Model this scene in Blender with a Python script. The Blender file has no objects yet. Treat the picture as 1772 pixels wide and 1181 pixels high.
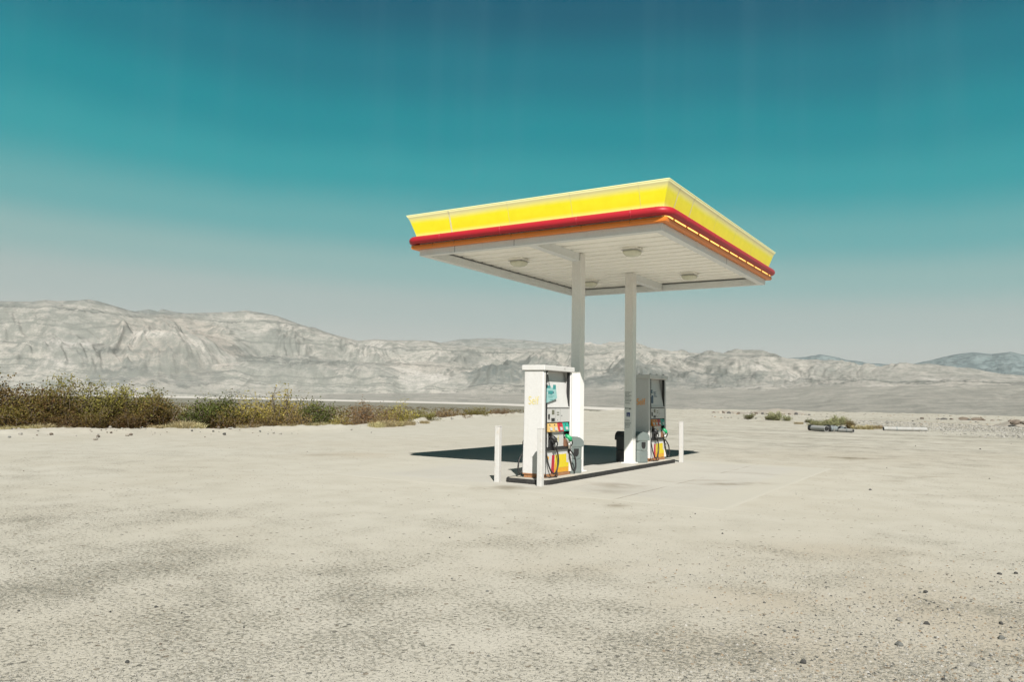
import bpy, bmesh, math, random
import numpy as np
from mathutils import Vector, Matrix
random.seed(7)
R = math.radians
scene = bpy.context.scene
col = scene.collection

# ------------------------------------------------------------------ camera
AZ, PITCH, ROLL, FPX = -0.5616224, 0.0746019, 0.0172784, 1324.332
EYE = 1.6
W0, H0 = 1772.0, 1181.0
fwv = Vector((math.sin(AZ)*math.cos(PITCH), math.cos(AZ)*math.cos(PITCH), math.sin(PITCH)))
r0 = Vector((math.cos(AZ), -math.sin(AZ), 0)); u0 = r0.cross(fwv)
rtv = math.cos(ROLL)*r0 + math.sin(ROLL)*u0
upv = -math.sin(ROLL)*r0 + math.cos(ROLL)*u0
cd = bpy.data.cameras.new("camera"); cam = bpy.data.objects.new("camera", cd); col.objects.link(cam)
cd.sensor_width = 36.0; cd.lens = FPX/W0*36.0; cd.clip_start = 0.1; cd.clip_end = 60000
cam.matrix_world = Matrix(((rtv.x, upv.x, -fwv.x, 0), (rtv.y, upv.y, -fwv.y, 0), (rtv.z, upv.z, -fwv.z, EYE), (0, 0, 0, 1)))
scene.camera = cam

def ray(x, y):
    return fwv + ((x-W0/2)*rtv - (y-H0/2)*upv)/FPX
def G(x, y, z=0.0):
    """ground point seen at a photo pixel"""
    d = ray(x, y); t = (z-EYE)/d.z
    return Vector((t*d.x, t*d.y, z))
def relaz(x):
    return math.atan((x-W0/2)/FPX)

# ------------------------------------------------------------------ materials
def newmat(name):
    m = bpy.data.materials.new(name); m.use_nodes = True
    nt = m.node_tree; b = nt.nodes["Principled BSDF"]
    return m, nt, b
def N(nt, t, **kw):
    n = nt.nodes.new(t)
    for k, v in kw.items():
        if k.startswith("i_"):
            n.inputs[int(k[2:]) if k[2:].isdigit() else k[2:].replace("_", " ")].default_value = v
        else: setattr(n, k, v)
    return n
def ramp(nt, stops, interp='LINEAR'):
    n = nt.nodes.new("ShaderNodeValToRGB"); e = n.color_ramp.elements; n.color_ramp.interpolation = interp
    while len(e) < len(stops): e.new(0.5)
    for i, (p, c) in enumerate(stops):
        e[i].position = p; e[i].color = (*c, 1) if len(c) == 3 else c
    return n
def mix(nt, fac, a, b, mode='MIX'):
    n = nt.nodes.new("ShaderNodeMix"); n.data_type = 'RGBA'; n.blend_type = mode
    for s, v in ((0, fac), (6, a), (7, b)):
        if hasattr(v, "is_output"): nt.links.new(v, n.inputs[s])
        elif isinstance(v, (int, float)): n.inputs[s].default_value = v
        else: n.inputs[s].default_value = (*v, 1) if len(v) == 3 else v
    return n.outputs[2]
def math_(nt, op, a, b=None, c=None, clamp=False):
    n = nt.nodes.new("ShaderNodeMath"); n.operation = op; n.use_clamp = clamp
    for i, v in enumerate((a, b, c)):
        if v is None: continue
        if hasattr(v, "is_output"): nt.links.new(v, n.inputs[i])
        else: n.inputs[i].default_value = v
    return n.outputs[0]
def noise(nt, vec, scale, detail=4, rough=.55, dist=0.0):
    n = N(nt, "ShaderNodeTexNoise"); n.inputs["Scale"].default_value = scale; n.inputs["Detail"].default_value = detail
    n.inputs["Roughness"].default_value = rough; n.inputs["Distortion"].default_value = dist
    if vec is not None: nt.links.new(vec, n.inputs["Vector"])
    return n.outputs[0]
def sstep(nt, v, lo, hi):
    n = N(nt, "ShaderNodeMapRange"); n.interpolation_type = 'SMOOTHSTEP'
    nt.links.new(v, n.inputs[0]); n.inputs[1].default_value = lo; n.inputs[2].default_value = hi
    return n.outputs[0]
def objvec(nt): return N(nt, "ShaderNodeTexCoord").outputs["Object"]
def geopos(nt): return N(nt, "ShaderNodeNewGeometry").outputs["Position"]

def paint(name, colr, rough=.45, grime=(.35, .30, .22), amount=.25, scale=3.0, metal=0.0, bump=.02, streak=True, spec=.5):
    """painted / moulded surface with dust, small stains and slight unevenness"""
    m, nt, b = newmat(name); v = geopos(nt)
    n1 = noise(nt, v, scale, 6, .62)
    f = sstep(nt, n1, .50, .78)
    if streak:
        mp = N(nt, "ShaderNodeMapping"); nt.links.new(v, mp.inputs[0]); mp.inputs["Scale"].default_value = (9, 9, .8)
        f = math_(nt, 'MAXIMUM', f, sstep(nt, noise(nt, mp.outputs[0], 2.2, 5, .6), .56, .80))
    f = math_(nt, 'MULTIPLY', f, amount)
    n2 = noise(nt, v, 38, 3, .6)
    c1 = mix(nt, sstep(nt, n2, .3, .7), tuple(x*.96 for x in colr), tuple(min(1, x*1.03) for x in colr))
    nt.links.new(mix(nt, f, c1, grime), b.inputs["Base Color"])
    b.inputs["Roughness"].default_value = rough; b.inputs["Metallic"].default_value = metal
    b.inputs["Specular IOR Level"].default_value = spec
    if bump:
        bp = N(nt, "ShaderNodeBump"); bp.inputs["Strength"].default_value = .25; bp.inputs["Distance"].default_value = bump
        nt.links.new(n1, bp.inputs["Height"]); nt.links.new(bp.outputs[0], b.inputs["Normal"])
    return m
M = {}
M['white'] = paint("white_enamel", (.50, .49, .478), .5, (.40, .34, .26), .22)
M['white_soffit'] = paint("white_soffit_paint", (.93, .91, .85), .5, (.75, .70, .6), .25, 1.2)
M['white_beam'] = paint("grey_white_beam_paint", (.66, .68, .68), .5, (.45, .42, .36), .25)
M['post_paint'] = paint("chalky_white_post_paint", (.455, .445, .43), .6, (.34, .25, .14), .4, 9)
M['column'] = paint("column_enamel", (.68, .67, .645), .5, (.45, .38, .28), .2)
M['hood'] = paint("hood_enamel", (.50, .49, .475), .45, (.40, .34, .26), .15)
M['black'] = paint("black_plastic", (.012, .012, .013), .5, (.10, .085, .065), .25, 6)
M['rubber'] = paint("black_rubber", (.016, .015, .015), .62, (.10, .085, .07), .35, 12, streak=False)
M['steel'] = paint("worn_steel", (.55, .55, .54), .35, (.25, .2, .15), .4, 20, metal=.9)
M['rust'] = paint("rusty_base", (.30, .14, .06), .8, (.16, .07, .03), .8, 14)
M['greybin'] = paint("grey_green_plastic", (.125, .15, .143), .5, (.22, .20, .165), .3, 7)
M['red'] = paint("red_bullnose_plastic", (.33, .012, .022), .45, (.22, .03, .03), .25, 2, spec=.3)
M['orange'] = paint("orange_plastic", (.66, .19, .022), .42, (.45, .16, .05), .3, 3)
M['redstripe'] = paint("red_decal", (.36, .012, .028), .4, (.35, .05, .05), .3, 9)
M['yellowdecal'] = paint("yellow_decal", (.60, .47, .010), .4, (.58, .34, .025), .4, 3)
M['amber_decal_reflect'] = paint("amber_decal_and_reflection", (.58, .28, .012), .4, (.6, .3, .05), .3, 6)
M['button_tan'] = paint("faded_yellow_button", (.54, .36, .13), .45, (.5, .35, .15), .2, 20)
M['button_orange'] = paint("orange_button", (.52, .19, .025), .45, (.5, .25, .1), .2, 20)
M['button_red'] = paint("red_button", (.40, .025, .03), .45, (.3, .05, .05), .2, 20)
M['button_teal'] = paint("teal_button", (.015, .30, .22), .45, (.05, .2, .16), .2, 20)
M['blue_dark'] = paint("dark_blue_print", (.012, .05, .10), .5, (.05, .1, .14), .2, 12)
M['blue_sign'] = paint("blue_sign_print", (.012, .03, .16), .5, (.05, .1, .2), .2, 12)
M['teal_print'] = paint("pale_teal_print", (.23, .42, .41), .5, (.36, .46, .45), .7, 14)
M['teal_deep'] = paint("deep_teal_print", (.03, .22, .22), .5, (.1, .3, .3), .3, 14)
M['lcd'] = paint("grey_display_glass", (.12, .12, .085), .2, (.2, .2, .15), .2, 9)
M['gold_text'] = paint("faded_gold_lettering", (.54, .46, .19), .5, (.5, .46, .36), .5, 30)
M['orange_text'] = paint("orange_lettering", (.85, .33, .03), .5, (.5, .25, .08), .2, 30)
M['ink'] = paint("dark_ink", (.04, .05, .05), .6, (.12, .12, .12), .4, 30)
M['green_grip'] = paint("green_nozzle_cover", (.01, .26, .10), .45, (.05, .2, .1), .3, 20)
M['brown_boot'] = paint("brown_nozzle_boot", (.16, .075, .04), .6, (.2, .13, .08), .3, 20)
M['lens'] = paint("prismatic_lamp_glass", (.62, .62, .50), .25, (.45, .44, .33), .4, 25)
M['curb'] = paint("tarred_kerb", (.014, .013, .012), .8, (.10, .095, .085), .35, 14, bump=.03)
M['concrete'] = paint("island_concrete", (.37, .35, .31), .85, (.25, .19, .11), .7, 2.5, bump=.02, streak=False)
M['pvc'] = paint("sun_bleached_pipe", (.27, .27, .26), .6, (.17, .15, .12), .6, 3)
M['pipe_grey'] = paint("grey_pipe", (.14, .16, .165), .5, (.26, .245, .22), .35, 8)
M['bolt'] = paint("grey_bolt", (.10, .10, .10), .5, (.2, .15, .1), .3, 30)
M['seam'] = paint("pale_seam_trim", (.62, .59, .36), .5, (.7, .6, .3), .2, 5)
M['roofmetal'] = paint("galvanised_roof", (.45, .46, .46), .5, (.3, .28, .25), .4, 3)
M['plate'] = paint("white_plate", (.44, .435, .42), .45, (.45, .4, .3), .2, 8)

# yellow fascia plastic: overexposed glare painted into the colour along upper and lower lips
def yellow_material():
    m, nt, b = newmat("yellow_fascia_plastic")
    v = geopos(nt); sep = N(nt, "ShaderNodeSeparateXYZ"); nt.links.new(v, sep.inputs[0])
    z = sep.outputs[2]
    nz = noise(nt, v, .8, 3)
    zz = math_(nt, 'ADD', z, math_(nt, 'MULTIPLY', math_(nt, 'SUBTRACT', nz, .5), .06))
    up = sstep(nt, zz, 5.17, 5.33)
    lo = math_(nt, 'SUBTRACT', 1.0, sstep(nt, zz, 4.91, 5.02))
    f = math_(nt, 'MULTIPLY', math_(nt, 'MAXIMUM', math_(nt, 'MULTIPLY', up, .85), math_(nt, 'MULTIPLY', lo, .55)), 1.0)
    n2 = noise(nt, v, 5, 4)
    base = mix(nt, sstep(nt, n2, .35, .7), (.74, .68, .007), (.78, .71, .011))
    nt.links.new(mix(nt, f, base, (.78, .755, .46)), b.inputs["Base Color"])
    b.inputs["Roughness"].default_value = .42; b.inputs["Coat Weight"].default_value = .12
    return m
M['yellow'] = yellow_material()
def sun_glow_material():  # emission stands in for sun falling through the gap below the fascia
    m, nt, b = newmat("sun_glow_tube")
    b.inputs["Base Color"].default_value = (.9, .7, .3, 1)
    b.inputs["Emission Color"].default_value = (1.0, .62, .16, 1)
    n = noise(nt, geopos(nt), 1.5, 2)
    nt.links.new(math_(nt, 'MULTIPLY_ADD', n, .5, .62), b.inputs["Emission Strength"])
    return m
M['sunglow'] = sun_glow_material()

# ------------------------------------------------------------------ mesh helpers
class MB:
    def __init__(s): s.v = []; s.f = []; s.mi = []; s.smooth = []
    def add(s, vs, fs, mi=0, smooth=False):
        o = len(s.v); s.v += [tuple(p) for p in vs]
        for f in fs: s.f.append(tuple(i+o for i in f)); s.mi.append(mi); s.smooth.append(smooth)
        return s
    def box(s, x0, x1, y0, y1, z0, z1, mi=0):
        vs = [(x, y, z) for z in (z0, z1) for y in (y0, y1) for x in (x0, x1)]
        return s.add(vs, [(0, 2, 3, 1), (4, 5, 7, 6), (0, 1, 5, 4), (2, 6, 7, 3), (0, 4, 6, 2), (1, 3, 7, 5)], mi)
    def bbox(s, x0, x1, y0, y1, z0, z1, b=.01, mi=0):
        """box with bevelled edges"""
        bm = bmesh.new(); bmesh.ops.create_cube(bm, size=1)
        for q in bm.verts: q.co = Vector(((x0+x1)/2+q.co.x*(x1-x0), (y0+y1)/2+q.co.y*(y1-y0), (z0+z1)/2+q.co.z*(z1-z0)))
        bmesh.ops.bevel(bm, geom=bm.edges[:], offset=b, segments=2, affect='EDGES', profile=.5)
        return s.bm(bm, mi)
    def bm(s, bm, mi=0, smooth=False):
        bm.verts.index_update(); vs = [tuple(q.co) for q in bm.verts]; fs = [[q.index for q in f.verts] for f in bm.faces]
        bm.free(); return s.add(vs, fs, mi, smooth)
    def prism(s, poly, axis, a, b, mi=0, smooth=False):
        """poly: 2D points; extruded along axis 0/1/2 from a to b"""
        n = len(poly)
        def P(p, t):
            q = [p[0], p[1]]; q.insert(axis, t); return tuple(q)
        vs = [P(p, a) for p in poly]+[P(p, b) for p in poly]
        fs = [tuple(range(n))[::-1], tuple(range(n, 2*n))]+[(i, (i+1) % n, n+(i+1) % n, n+i) for i in range(n)]
        return s.add(vs, fs, mi, smooth)
    def tube(s, pts, r, n=8, mi=0, cap=True, smooth=True):
        pts = [Vector(p) for p in pts]; k = len(pts)
        rs = r if isinstance(r, (list, tuple)) else [r]*k
        vs = []; fs = []
        up = Vector((0, 0, 1)); prev = None
        for i, p in enumerate(pts):
            t = (pts[min(i+1, k-1)]-pts[max(i-1, 0)]).normalized()
            if prev is None:
                a = t.cross(up)
                if a.length < .1: a = t.cross(Vector((1, 0, 0)))
            else: a = prev-t*prev.dot(t)
            a.normalize(); prev = a; b_ = t.cross(a)
            for j in range(n):
                an = 2*math.pi*j/n
                vs.append(p+(a*math.cos(an)+b_*math.sin(an))*rs[i])
        for i in range(k-1):
            for j in range(n):
                fs.append((i*n+j, i*n+(j+1) % n, (i+1)*n+(j+1) % n, (i+1)*n+j))
        s.add(vs, fs, mi, smooth)
        if cap: s.add(vs[:n], [tuple(range(n))], mi); s.add(vs[-n:], [tuple(range(n))], mi)
        return s
    def rings(s, rings, closed=True, mi=0, smooth=True, caps=True):
        n = len(rings[0]); vs = [p for r_ in rings for p in r_]; fs = []
        for i in range(len(rings)-1):
            for j in range(n if closed else n-1):
                fs.append((i*n+j, i*n+(j+1) % n, (i+1)*n+(j+1) % n, (i+1)*n+j))
        s.add(vs, fs, mi, smooth)
        if caps: s.add(rings[0], [tuple(range(n))[::-1]], mi); s.add(rings[-1], [tuple(range(n))], mi)
        return s
    def build(s, name, mats, parent=None, loc=(0, 0, 0), fix=True):
        me = bpy.data.meshes.new(name); me.from_pydata(s.v, [], s.f)
        if not isinstance(mats, (list, tuple)): mats = [mats]
        for m in mats: me.materials.append(m)
        me.polygons.foreach_set("material_index", s.mi); me.polygons.foreach_set("use_smooth", s.smooth)
        if fix:
            bm = bmesh.new(); bm.from_mesh(me); bmesh.ops.remove_doubles(bm, verts=bm.verts, dist=1e-5)
            bmesh.ops.recalc_face_normals(bm, faces=bm.faces); bm.to_mesh(me); bm.free()
        me.update()
        o = bpy.data.objects.new(name, me); col.objects.link(o); o.location = loc
        if parent is not None: o.parent = parent
        return o
def mb(): return MB()
def tag(o, label=None, cat=None, group=None, kind=None):
    if label: o["label"] = label
    if cat: o["category"] = cat
    if group: o["group"] = group
    if kind: o["kind"] = kind
    return o
def empty(name, loc, label, cat, group=None, rz=0):
    o = bpy.data.objects.new(name, None); col.objects.link(o); o.location = loc; o.rotation_euler.z = rz
    o.empty_display_size = .2
    return tag(o, label, cat, group)
def copy_tree(o, parent=None):
    c = o.copy(); col.objects.link(c)
    if parent is not None: c.parent = parent
    for ch in list(o.children): copy_tree(ch, c)
    return c
def smoothpath(pts, n=10):
    """Catmull-Rom through pts"""
    P = [Vector(p) for p in pts]; P = [2*P[0]-P[1]]+P+[2*P[-1]-P[-2]]; out = []
    for i in range(1, len(P)-2):
        for k in range(n):
            t = k/n
            out.append(.5*((2*P[i])+(P[i+1]-P[i-1])*t+(2*P[i-1]-5*P[i]+4*P[i+1]-P[i+2])*t*t+(3*P[i]-P[i-1]-3*P[i+1]+P[i+2])*t**3))
    out.append(P[-2]); return out
def text_mesh(name, s, size, mat, parent, loc, face, depth=.002, condense=.78):
    cu = bpy.data.curves.new(name, 'FONT'); cu.body = s; cu.size = size; cu.extrude = depth; cu.align_x = 'CENTER'; cu.offset = size*.003
    t = bpy.data.objects.new(name+"_curve", cu); col.objects.link(t)
    dg = bpy.context.evaluated_depsgraph_get(); me = bpy.data.meshes.new_from_object(t.evaluated_get(dg))
    bpy.data.objects.remove(t); bpy.data.curves.remove(cu)
    me.name = name
    # face '-y': text reads along +x ; face '+x': text reads along +y ; face '-x': reads along -y
    bas = {'-y': (Vector((1, 0, 0)), Vector((0, 0, 1)), Vector((0, -1, 0))), '+x': (Vector((0, 1, 0)), Vector((0, 0, 1)), Vector((1, 0, 0))),
           '-x': (Vector((0, -1, 0)), Vector((0, 0, 1)), Vector((-1, 0, 0))), '+y': (Vector((-1, 0, 0)), Vector((0, 0, 1)), Vector((0, 1, 0)))}[face]
    me.transform(Matrix(((bas[0].x*condense, bas[1].x, bas[2].x, 0), (bas[0].y*condense, bas[1].y, bas[2].y, 0), (bas[0].z*condense, bas[1].z, bas[2].z, 0), (0, 0, 0, 1))))
    me.materials.clear(); me.materials.append(mat)
    o = bpy.data.objects.new(name, me); col.objects.link(o); o.location = loc; o.parent = parent
    return o

# ------------------------------------------------------------------ noise (numpy)
rng = np.random.RandomState(11)
_perm = rng.permutation(512); _perm = np.concatenate([_perm, _perm]); _ang = rng.rand(512)*2*np.pi
_gx, _gy = np.cos(_ang), np.sin(_ang)
def perlin(x, y):
    xi = np.floor(x).astype(int); yi = np.floor(y).astype(int); xf = x-xi; yf = y-yi
    u = xf**3*(xf*(xf*6-15)+10); v = yf**3*(yf*(yf*6-15)+10)
    def g(ix, iy, fx, fy):
        h = _perm[(_perm[ix % 512]+iy) % 512]; return _gx[h]*fx+_gy[h]*fy
    a = g(xi, yi, xf, yf); b = g(xi+1, yi, xf-1, yf); c = g(xi, yi+1, xf, yf-1); d = g(xi+1, yi+1, xf-1, yf-1)
    return (a+(b-a)*u+((c+(d-c)*u)-(a+(b-a)*u))*v)*1.5
def fbm(x, y, o=5, gain=.5, lac=2.03):
    s = 0; a = 1; n = 0
    for i in range(o): s = s+a*perlin(x+17.3*i, y-9.1*i); n += a; a *= gain; x = x*lac; y = y*lac
    return s/n
def ridged(x, y, o=5, gain=.55, lac=2.05):
    s = 0; a = 1; n = 0; w = 1
    for i in range(o):
        r_ = 1-np.abs(perlin(x+31.7*i, y+11.9*i)); r_ = r_*r_*w; w = np.clip(r_*1.6, 0, 1)
        s = s+a*r_; n += a; a *= gain; x = x*lac; y = y*lac
    return s/n
def eroded(x, y, o=9, k=1.6):
    """fbm whose octaves fade where the ground is already steep: sharp crests, carved flanks"""
    s = 0; b = 1.0; dx = 0; dy = 0; e = .01; c_, s_ = .8, .6
    for i in range(o):
        n = perlin(x, y); nx = (perlin(x+e, y)-n)/e; ny = (perlin(x, y+e)-n)/e
        dx = dx+nx*.5; dy = dy+ny*.5
        s = s+b*n/(1+k*(dx*dx+dy*dy)); b *= .52
        x, y = (c_*x-s_*y)*1.97+13.1, (s_*x+c_*y)*1.97-7.7
    return s
def ss(a, b, x):
    t = np.clip((x-a)/(b-a), 0, 1); return t*t*(3-2*t)
def grid_mesh(name, X, Y, Z, mats, attrs=None, wrap=False, smooth=True):
    nr, nc = X.shape
    co = np.stack([X, Y, Z], -1).reshape(-1, 3).astype(np.float32)
    i = np.arange(nr-1)[:, None]*nc; j = np.arange(nc if wrap else nc-1)[None, :]; j2 = (j+1) % nc
    q = np.stack([i+j, i+j2, i+nc+j2, i+nc+j], -1).reshape(-1, 4).astype(np.int32)
    me = bpy.data.meshes.new(name); me.vertices.add(len(co)); me.vertices.foreach_set("co", co.ravel())
    me.loops.add(q.size); me.loops.foreach_set("vertex_index", q.ravel())
    me.polygons.add(len(q)); me.polygons.foreach_set("loop_start", np.arange(0, q.size, 4, dtype=np.int32))
    me.polygons.foreach_set("loop_total", np.full(len(q), 4, np.int32))
    me.update(calc_edges=True); me.validate()
    me.polygons.foreach_set("use_smooth", np.full(len(me.polygons), smooth))
    for k, a in (attrs or {}).items():
        at = me.attributes.new(k, 'FLOAT', 'POINT'); at.data.foreach_set("value", a.reshape(-1).astype(np.float32))
    me.materials.append(mats)
    # faces up
    if me.polygons[len(me.polygons)//2].normal.z < 0: me.flip_normals()
    o = bpy.data.objects.new(name, me); col.objects.link(o)
    return o
def attr(nt, n):
    a = N(nt, "ShaderNodeAttribute"); a.attribute_name = n; return a.outputs["Fac"]

# ================================================================== SETTING
def ground_material():
    m, nt, b = newmat("dusty_lot_ground"); v = geopos(nt)
    wear = attr(nt, "wear"); tan = attr(nt, "tan"); stain = attr(nt, "stain")
    big = noise(nt, v, .16, 6, .6, .4)
    med = noise(nt, v, 1.3, 5, .6)
    fine = noise(nt, v, 30, 4, .7)
    vo = N(nt, "ShaderNodeTexVoronoi"); vo.inputs["Scale"].default_value = 42; nt.links.new(v, vo.inputs["Vector"])
    vo2 = N(nt, "ShaderNodeTexVoronoi"); vo2.inputs["Scale"].default_value = 17; nt.links.new(v, vo2.inputs["Vector"])
    dust = mix(nt, sstep(nt, med, .3, .72), (.392, .372, .322), (.354, .334, .284))
    dust = mix(nt, math_(nt, 'MULTIPLY', sstep(nt, big, .42, .7), .4), dust, (.342, .315, .256))
    dust = mix(nt, math_(nt, 'MULTIPLY', tan, .85), dust, (.315, .27, .205))
    # exposed aggregate: each stone its own grey, dark gaps between
    wn = N(nt, "ShaderNodeSeparateColor"); nt.links.new(vo.outputs["Color"], wn.inputs[0])
    agg = ramp(nt, [(0, (.085, .086, .07)), (.3, (.16, .156, .128)), (.62, (.235, .22, .18)), (.88, (.31, .29, .245)), (1, (.19, .15, .10))])
    nt.links.new(wn.outputs[0], agg.inputs[0])
    cover = math_(nt, 'ADD', math_(nt, 'MULTIPLY_ADD', fine, 2.6, -1.3), math_(nt, 'MULTIPLY_ADD', med, .9, -.45))
    cover = math_(nt, 'ADD', cover, math_(nt, 'MULTIPLY_ADD', wear, 1.15, -.62))
    f = sstep(nt, cover, -.08, .30)
    c = mix(nt, math_(nt, 'MULTIPLY', f, .9), dust, agg.outputs[0])
    # loose dark grit
    w2 = N(nt, "ShaderNodeSeparateColor"); nt.links.new(vo2.outputs["Color"], w2.inputs[0])
    pick = math_(nt, 'GREATER_THAN', w2.outputs[1], math_(nt, 'SUBTRACT', .992, math_(nt, 'MULTIPLY', wear, .12)))
    near = math_(nt, 'LESS_THAN', vo2.outputs["Distance"], .33)
    grit = math_(nt, 'MULTIPLY', math_(nt, 'MULTIPLY', pick, near), .8)
    c = mix(nt, grit, c, mix(nt, w2.outputs[2], (.075, .075, .066), (.16, .13, .095)))
    c = mix(nt, math_(nt, 'MULTIPLY', stain, sstep(nt, med, .25, .6)), c, (.13, .105, .065))
    nt.links.new(c, b.inputs["Base Color"]); b.inputs["Roughness"].default_value = .95; b.inputs["Specular IOR Level"].default_value = .15
    h = math_(nt, 'ADD', math_(nt, 'MULTIPLY', f, .5), math_(nt, 'MULTIPLY', math_(nt, 'SUBTRACT', 1.0, vo.outputs["Distance"]), math_(nt, 'MULTIPLY_ADD', wear, .7, .08)))
    h = math_(nt, 'ADD', h, math_(nt, 'MULTIPLY', grit, .9))
    bp = N(nt, "ShaderNodeBump"); bp.inputs["Strength"].default_value = .75; bp.inputs["Distance"].default_value = .012
    nt.links.new(h, bp.inputs["Height"]); nt.links.new(bp.outputs[0], b.inputs["Normal"])
    return m

# lot edge: distance at which the flat lot ends, by photo column
EDGE = [(-60, 33), (-47, 33), (-40, 35), (-33.8, 35.5), (-24, 36), (-12.2, 38), (-8, 48), (-3.7, 60), (.6, 77), (6.6, 108), (13.3, 150), (21, 156), (33.8, 150), (45, 140), (60, 130)]
def lot_edge(a):
    e = np.interp(np.degrees(a), [q[0] for q in EDGE], [q[1] for q in EDGE])
    return e*(1+.045*fbm(a*18+3, a*0+1.7, 3))
def plain_z(d, rel):
    g = np.degrees(rel)
    dep = np.interp(g, [-34, -2, 9, 25, 34], [42, 55, 65, 70, 72]); ln = np.interp(g, [-34, -2, 9, 25], [5200, 5000, 4200, 3600])
    return -1.2-dep*(1-np.exp(-np.maximum(d-30, 0)/ln))

BLOBS = [  # photo pixel, radius x (px), radius y (px), strength : worn patches of exposed aggregate
    (120, 900, 260, 45, .55), (60, 1010, 160, 60, .6), (120, 1130, 330, 70, .75), (330, 880, 180, 25, .45), (480, 1020, 220, 50, .35), (250, 960, 200, 40, .45),
    (700, 940, 260, 30, .25), (700, 1080, 300, 60, .18), (1620, 850, 190, 26, .6), (1730, 920, 110, 40, .5), (1700, 1060, 160, 60, .6), (1560, 1000, 160, 40, .35),
    (1400, 1130, 330, 60, .45), (1420, 775, 260, 9, .4), (1650, 790, 200, 8, .35), (1250, 1040, 160, 40, .25), (350, 815, 260, 9, .3), (200, 790, 250, 6, .35), (1050, 930, 260, 16, .2)]
TANS = [(1330, 1040, 150, 25, .8), (1450, 955, 130, 16, .6), (1690, 1080, 150, 70, .9), (1390, 1130, 240, 50, .7), (1580, 1000, 120, 20, .5), (1750, 740, 120, 12, .4), (620, 788, 60, 5, .7), (1500, 790, 300, 14, .4), (1000, 985, 160, 10, .3)]
STAINS = [(1473, 794, 22, 2.4, 1.0), (1440, 793, 16, 1.2, .6), (1064, 841, 46, 5, .5), (1050, 852, 40, 4, .32), (1066, 876, 18, 2.2, .65), (880, 845, 50, 3.4, .65), (865, 846, 22, 3, .6),
          (1260, 839, 44, 2.0, .7), (1310, 838, 30, 1.6, .55), (1220, 833, 30, 1.5, .4), (540, 788, 40, 1.6, .4), (1600, 826, 22, 1.3, .55), (1552, 833, 20, 1.2, .4), (700, 846, 30, 3, .2)]
def blobfield(X, Y, blobs):
    out = np.zeros_like(X)
    for px, py, rx, ry, s in blobs:
        a = G(px, py); bx = G(px+rx, py)-a; by = G(px, py-ry)-a
        lx = max((bx).length, .05); ux = bx.normalized(); ly = max((by-ux*by.dot(ux)).length, .05); uy = Vector((-ux.y, ux.x, 0))
        dx = X-a.x; dy = Y-a.y
        p = (dx*ux.x+dy*ux.y)/lx; q = (dx*uy.x+dy*uy.y)/ly
        n = fbm(X*.9/max(lx, .6)*2+px, Y*.9/max(lx, .6)*2+py, 3)
        out = np.maximum(out, s*np.exp(-(p*p+q*q)*(1.0+.9*n)))
    return out

def build_ground():
    azf = np.concatenate([np.linspace(-180, -48, 30)[:-1], np.linspace(-48, 48, 560), np.linspace(48, 180, 30)[1:-1]])
    d = np.concatenate([[0.4, 1.2, 2.0], np.geomspace(2.8, 60, 230), np.geomspace(61, 185, 110)])
    A, D = np.meshgrid(np.radians(azf), d)
    e = lot_edge(A)
    X = D*np.sin(A+AZ); Y = D*np.cos(A+AZ)
    berm = np.exp(-((D-e+1.1)/1.3)**2)*(.08+.22*np.clip(fbm(X*.30, Y*.30, 4)+.25, 0, 1)+.10*fbm(X*1.9, Y*1.9, 4))
    rough = ss(e-9, e-1, D)
    Z = .02*fbm(X*.35, Y*.35, 4)*ss(3, 20, D)+berm+rough*.07*fbm(X*1.1, Y*1.1, 4)
    right = ss(2, 14, np.degrees(A))
    Z = Z+right*ss(34, 80, D)*.26*fbm(X*.10+5, Y*.10, 4)
    fall = np.clip(D-e, 0, None); Z = Z-.36*fall**1.05*ss(0, 2.5, fall)
    # level under the station
    st = np.exp(-(((X+7.4)/7.5)**4+((Y-16)/7.5)**4)); Z = Z*(1-st)
    wear = .34+.14*ss(16, 5, D)+.13*np.clip(fbm(X*.10+2, Y*.10-3, 4)*.9, -.4, .6)+.22*fbm(X*.55+9, Y*.55, 5)
    wear = wear+.15*blobfield(X, Y, BLOBS)*(.75+1.1*fbm(X*.7, Y*.7, 3))
    # compacted pale dust round the pumps and along the driving line
    wear = wear-.35*np.exp(-(((X+7)/9)**2+((Y-14)/6)**2))
    wear = np.clip(wear*(1-.75*ss(20, 34, D)*ss(4, -6, np.degrees(A))), 0, 1)
    rg = ss(24, 40, D)*right*.35*np.clip(fbm(X*.05, Y*.4, 3)+.3, 0, 1); wear = np.clip(wear+rg, 0, 1)
    tan = np.clip(.7*blobfield(X, Y, TANS)+.35*np.clip(fbm(X*.07+9, Y*.07, 3), 0, 1), 0, 1)
    stain = blobfield(X, Y, STAINS)
    o = grid_mesh("ground", X, Y, Z, ground_material(), dict(wear=wear, tan=tan, stain=stain), wrap=True)
    # close the pole at the camera's feet
    return tag(o, "pale dusty gravel lot of worn asphalt and sand around the pumps", "ground", kind="structure")
build_ground()

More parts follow.
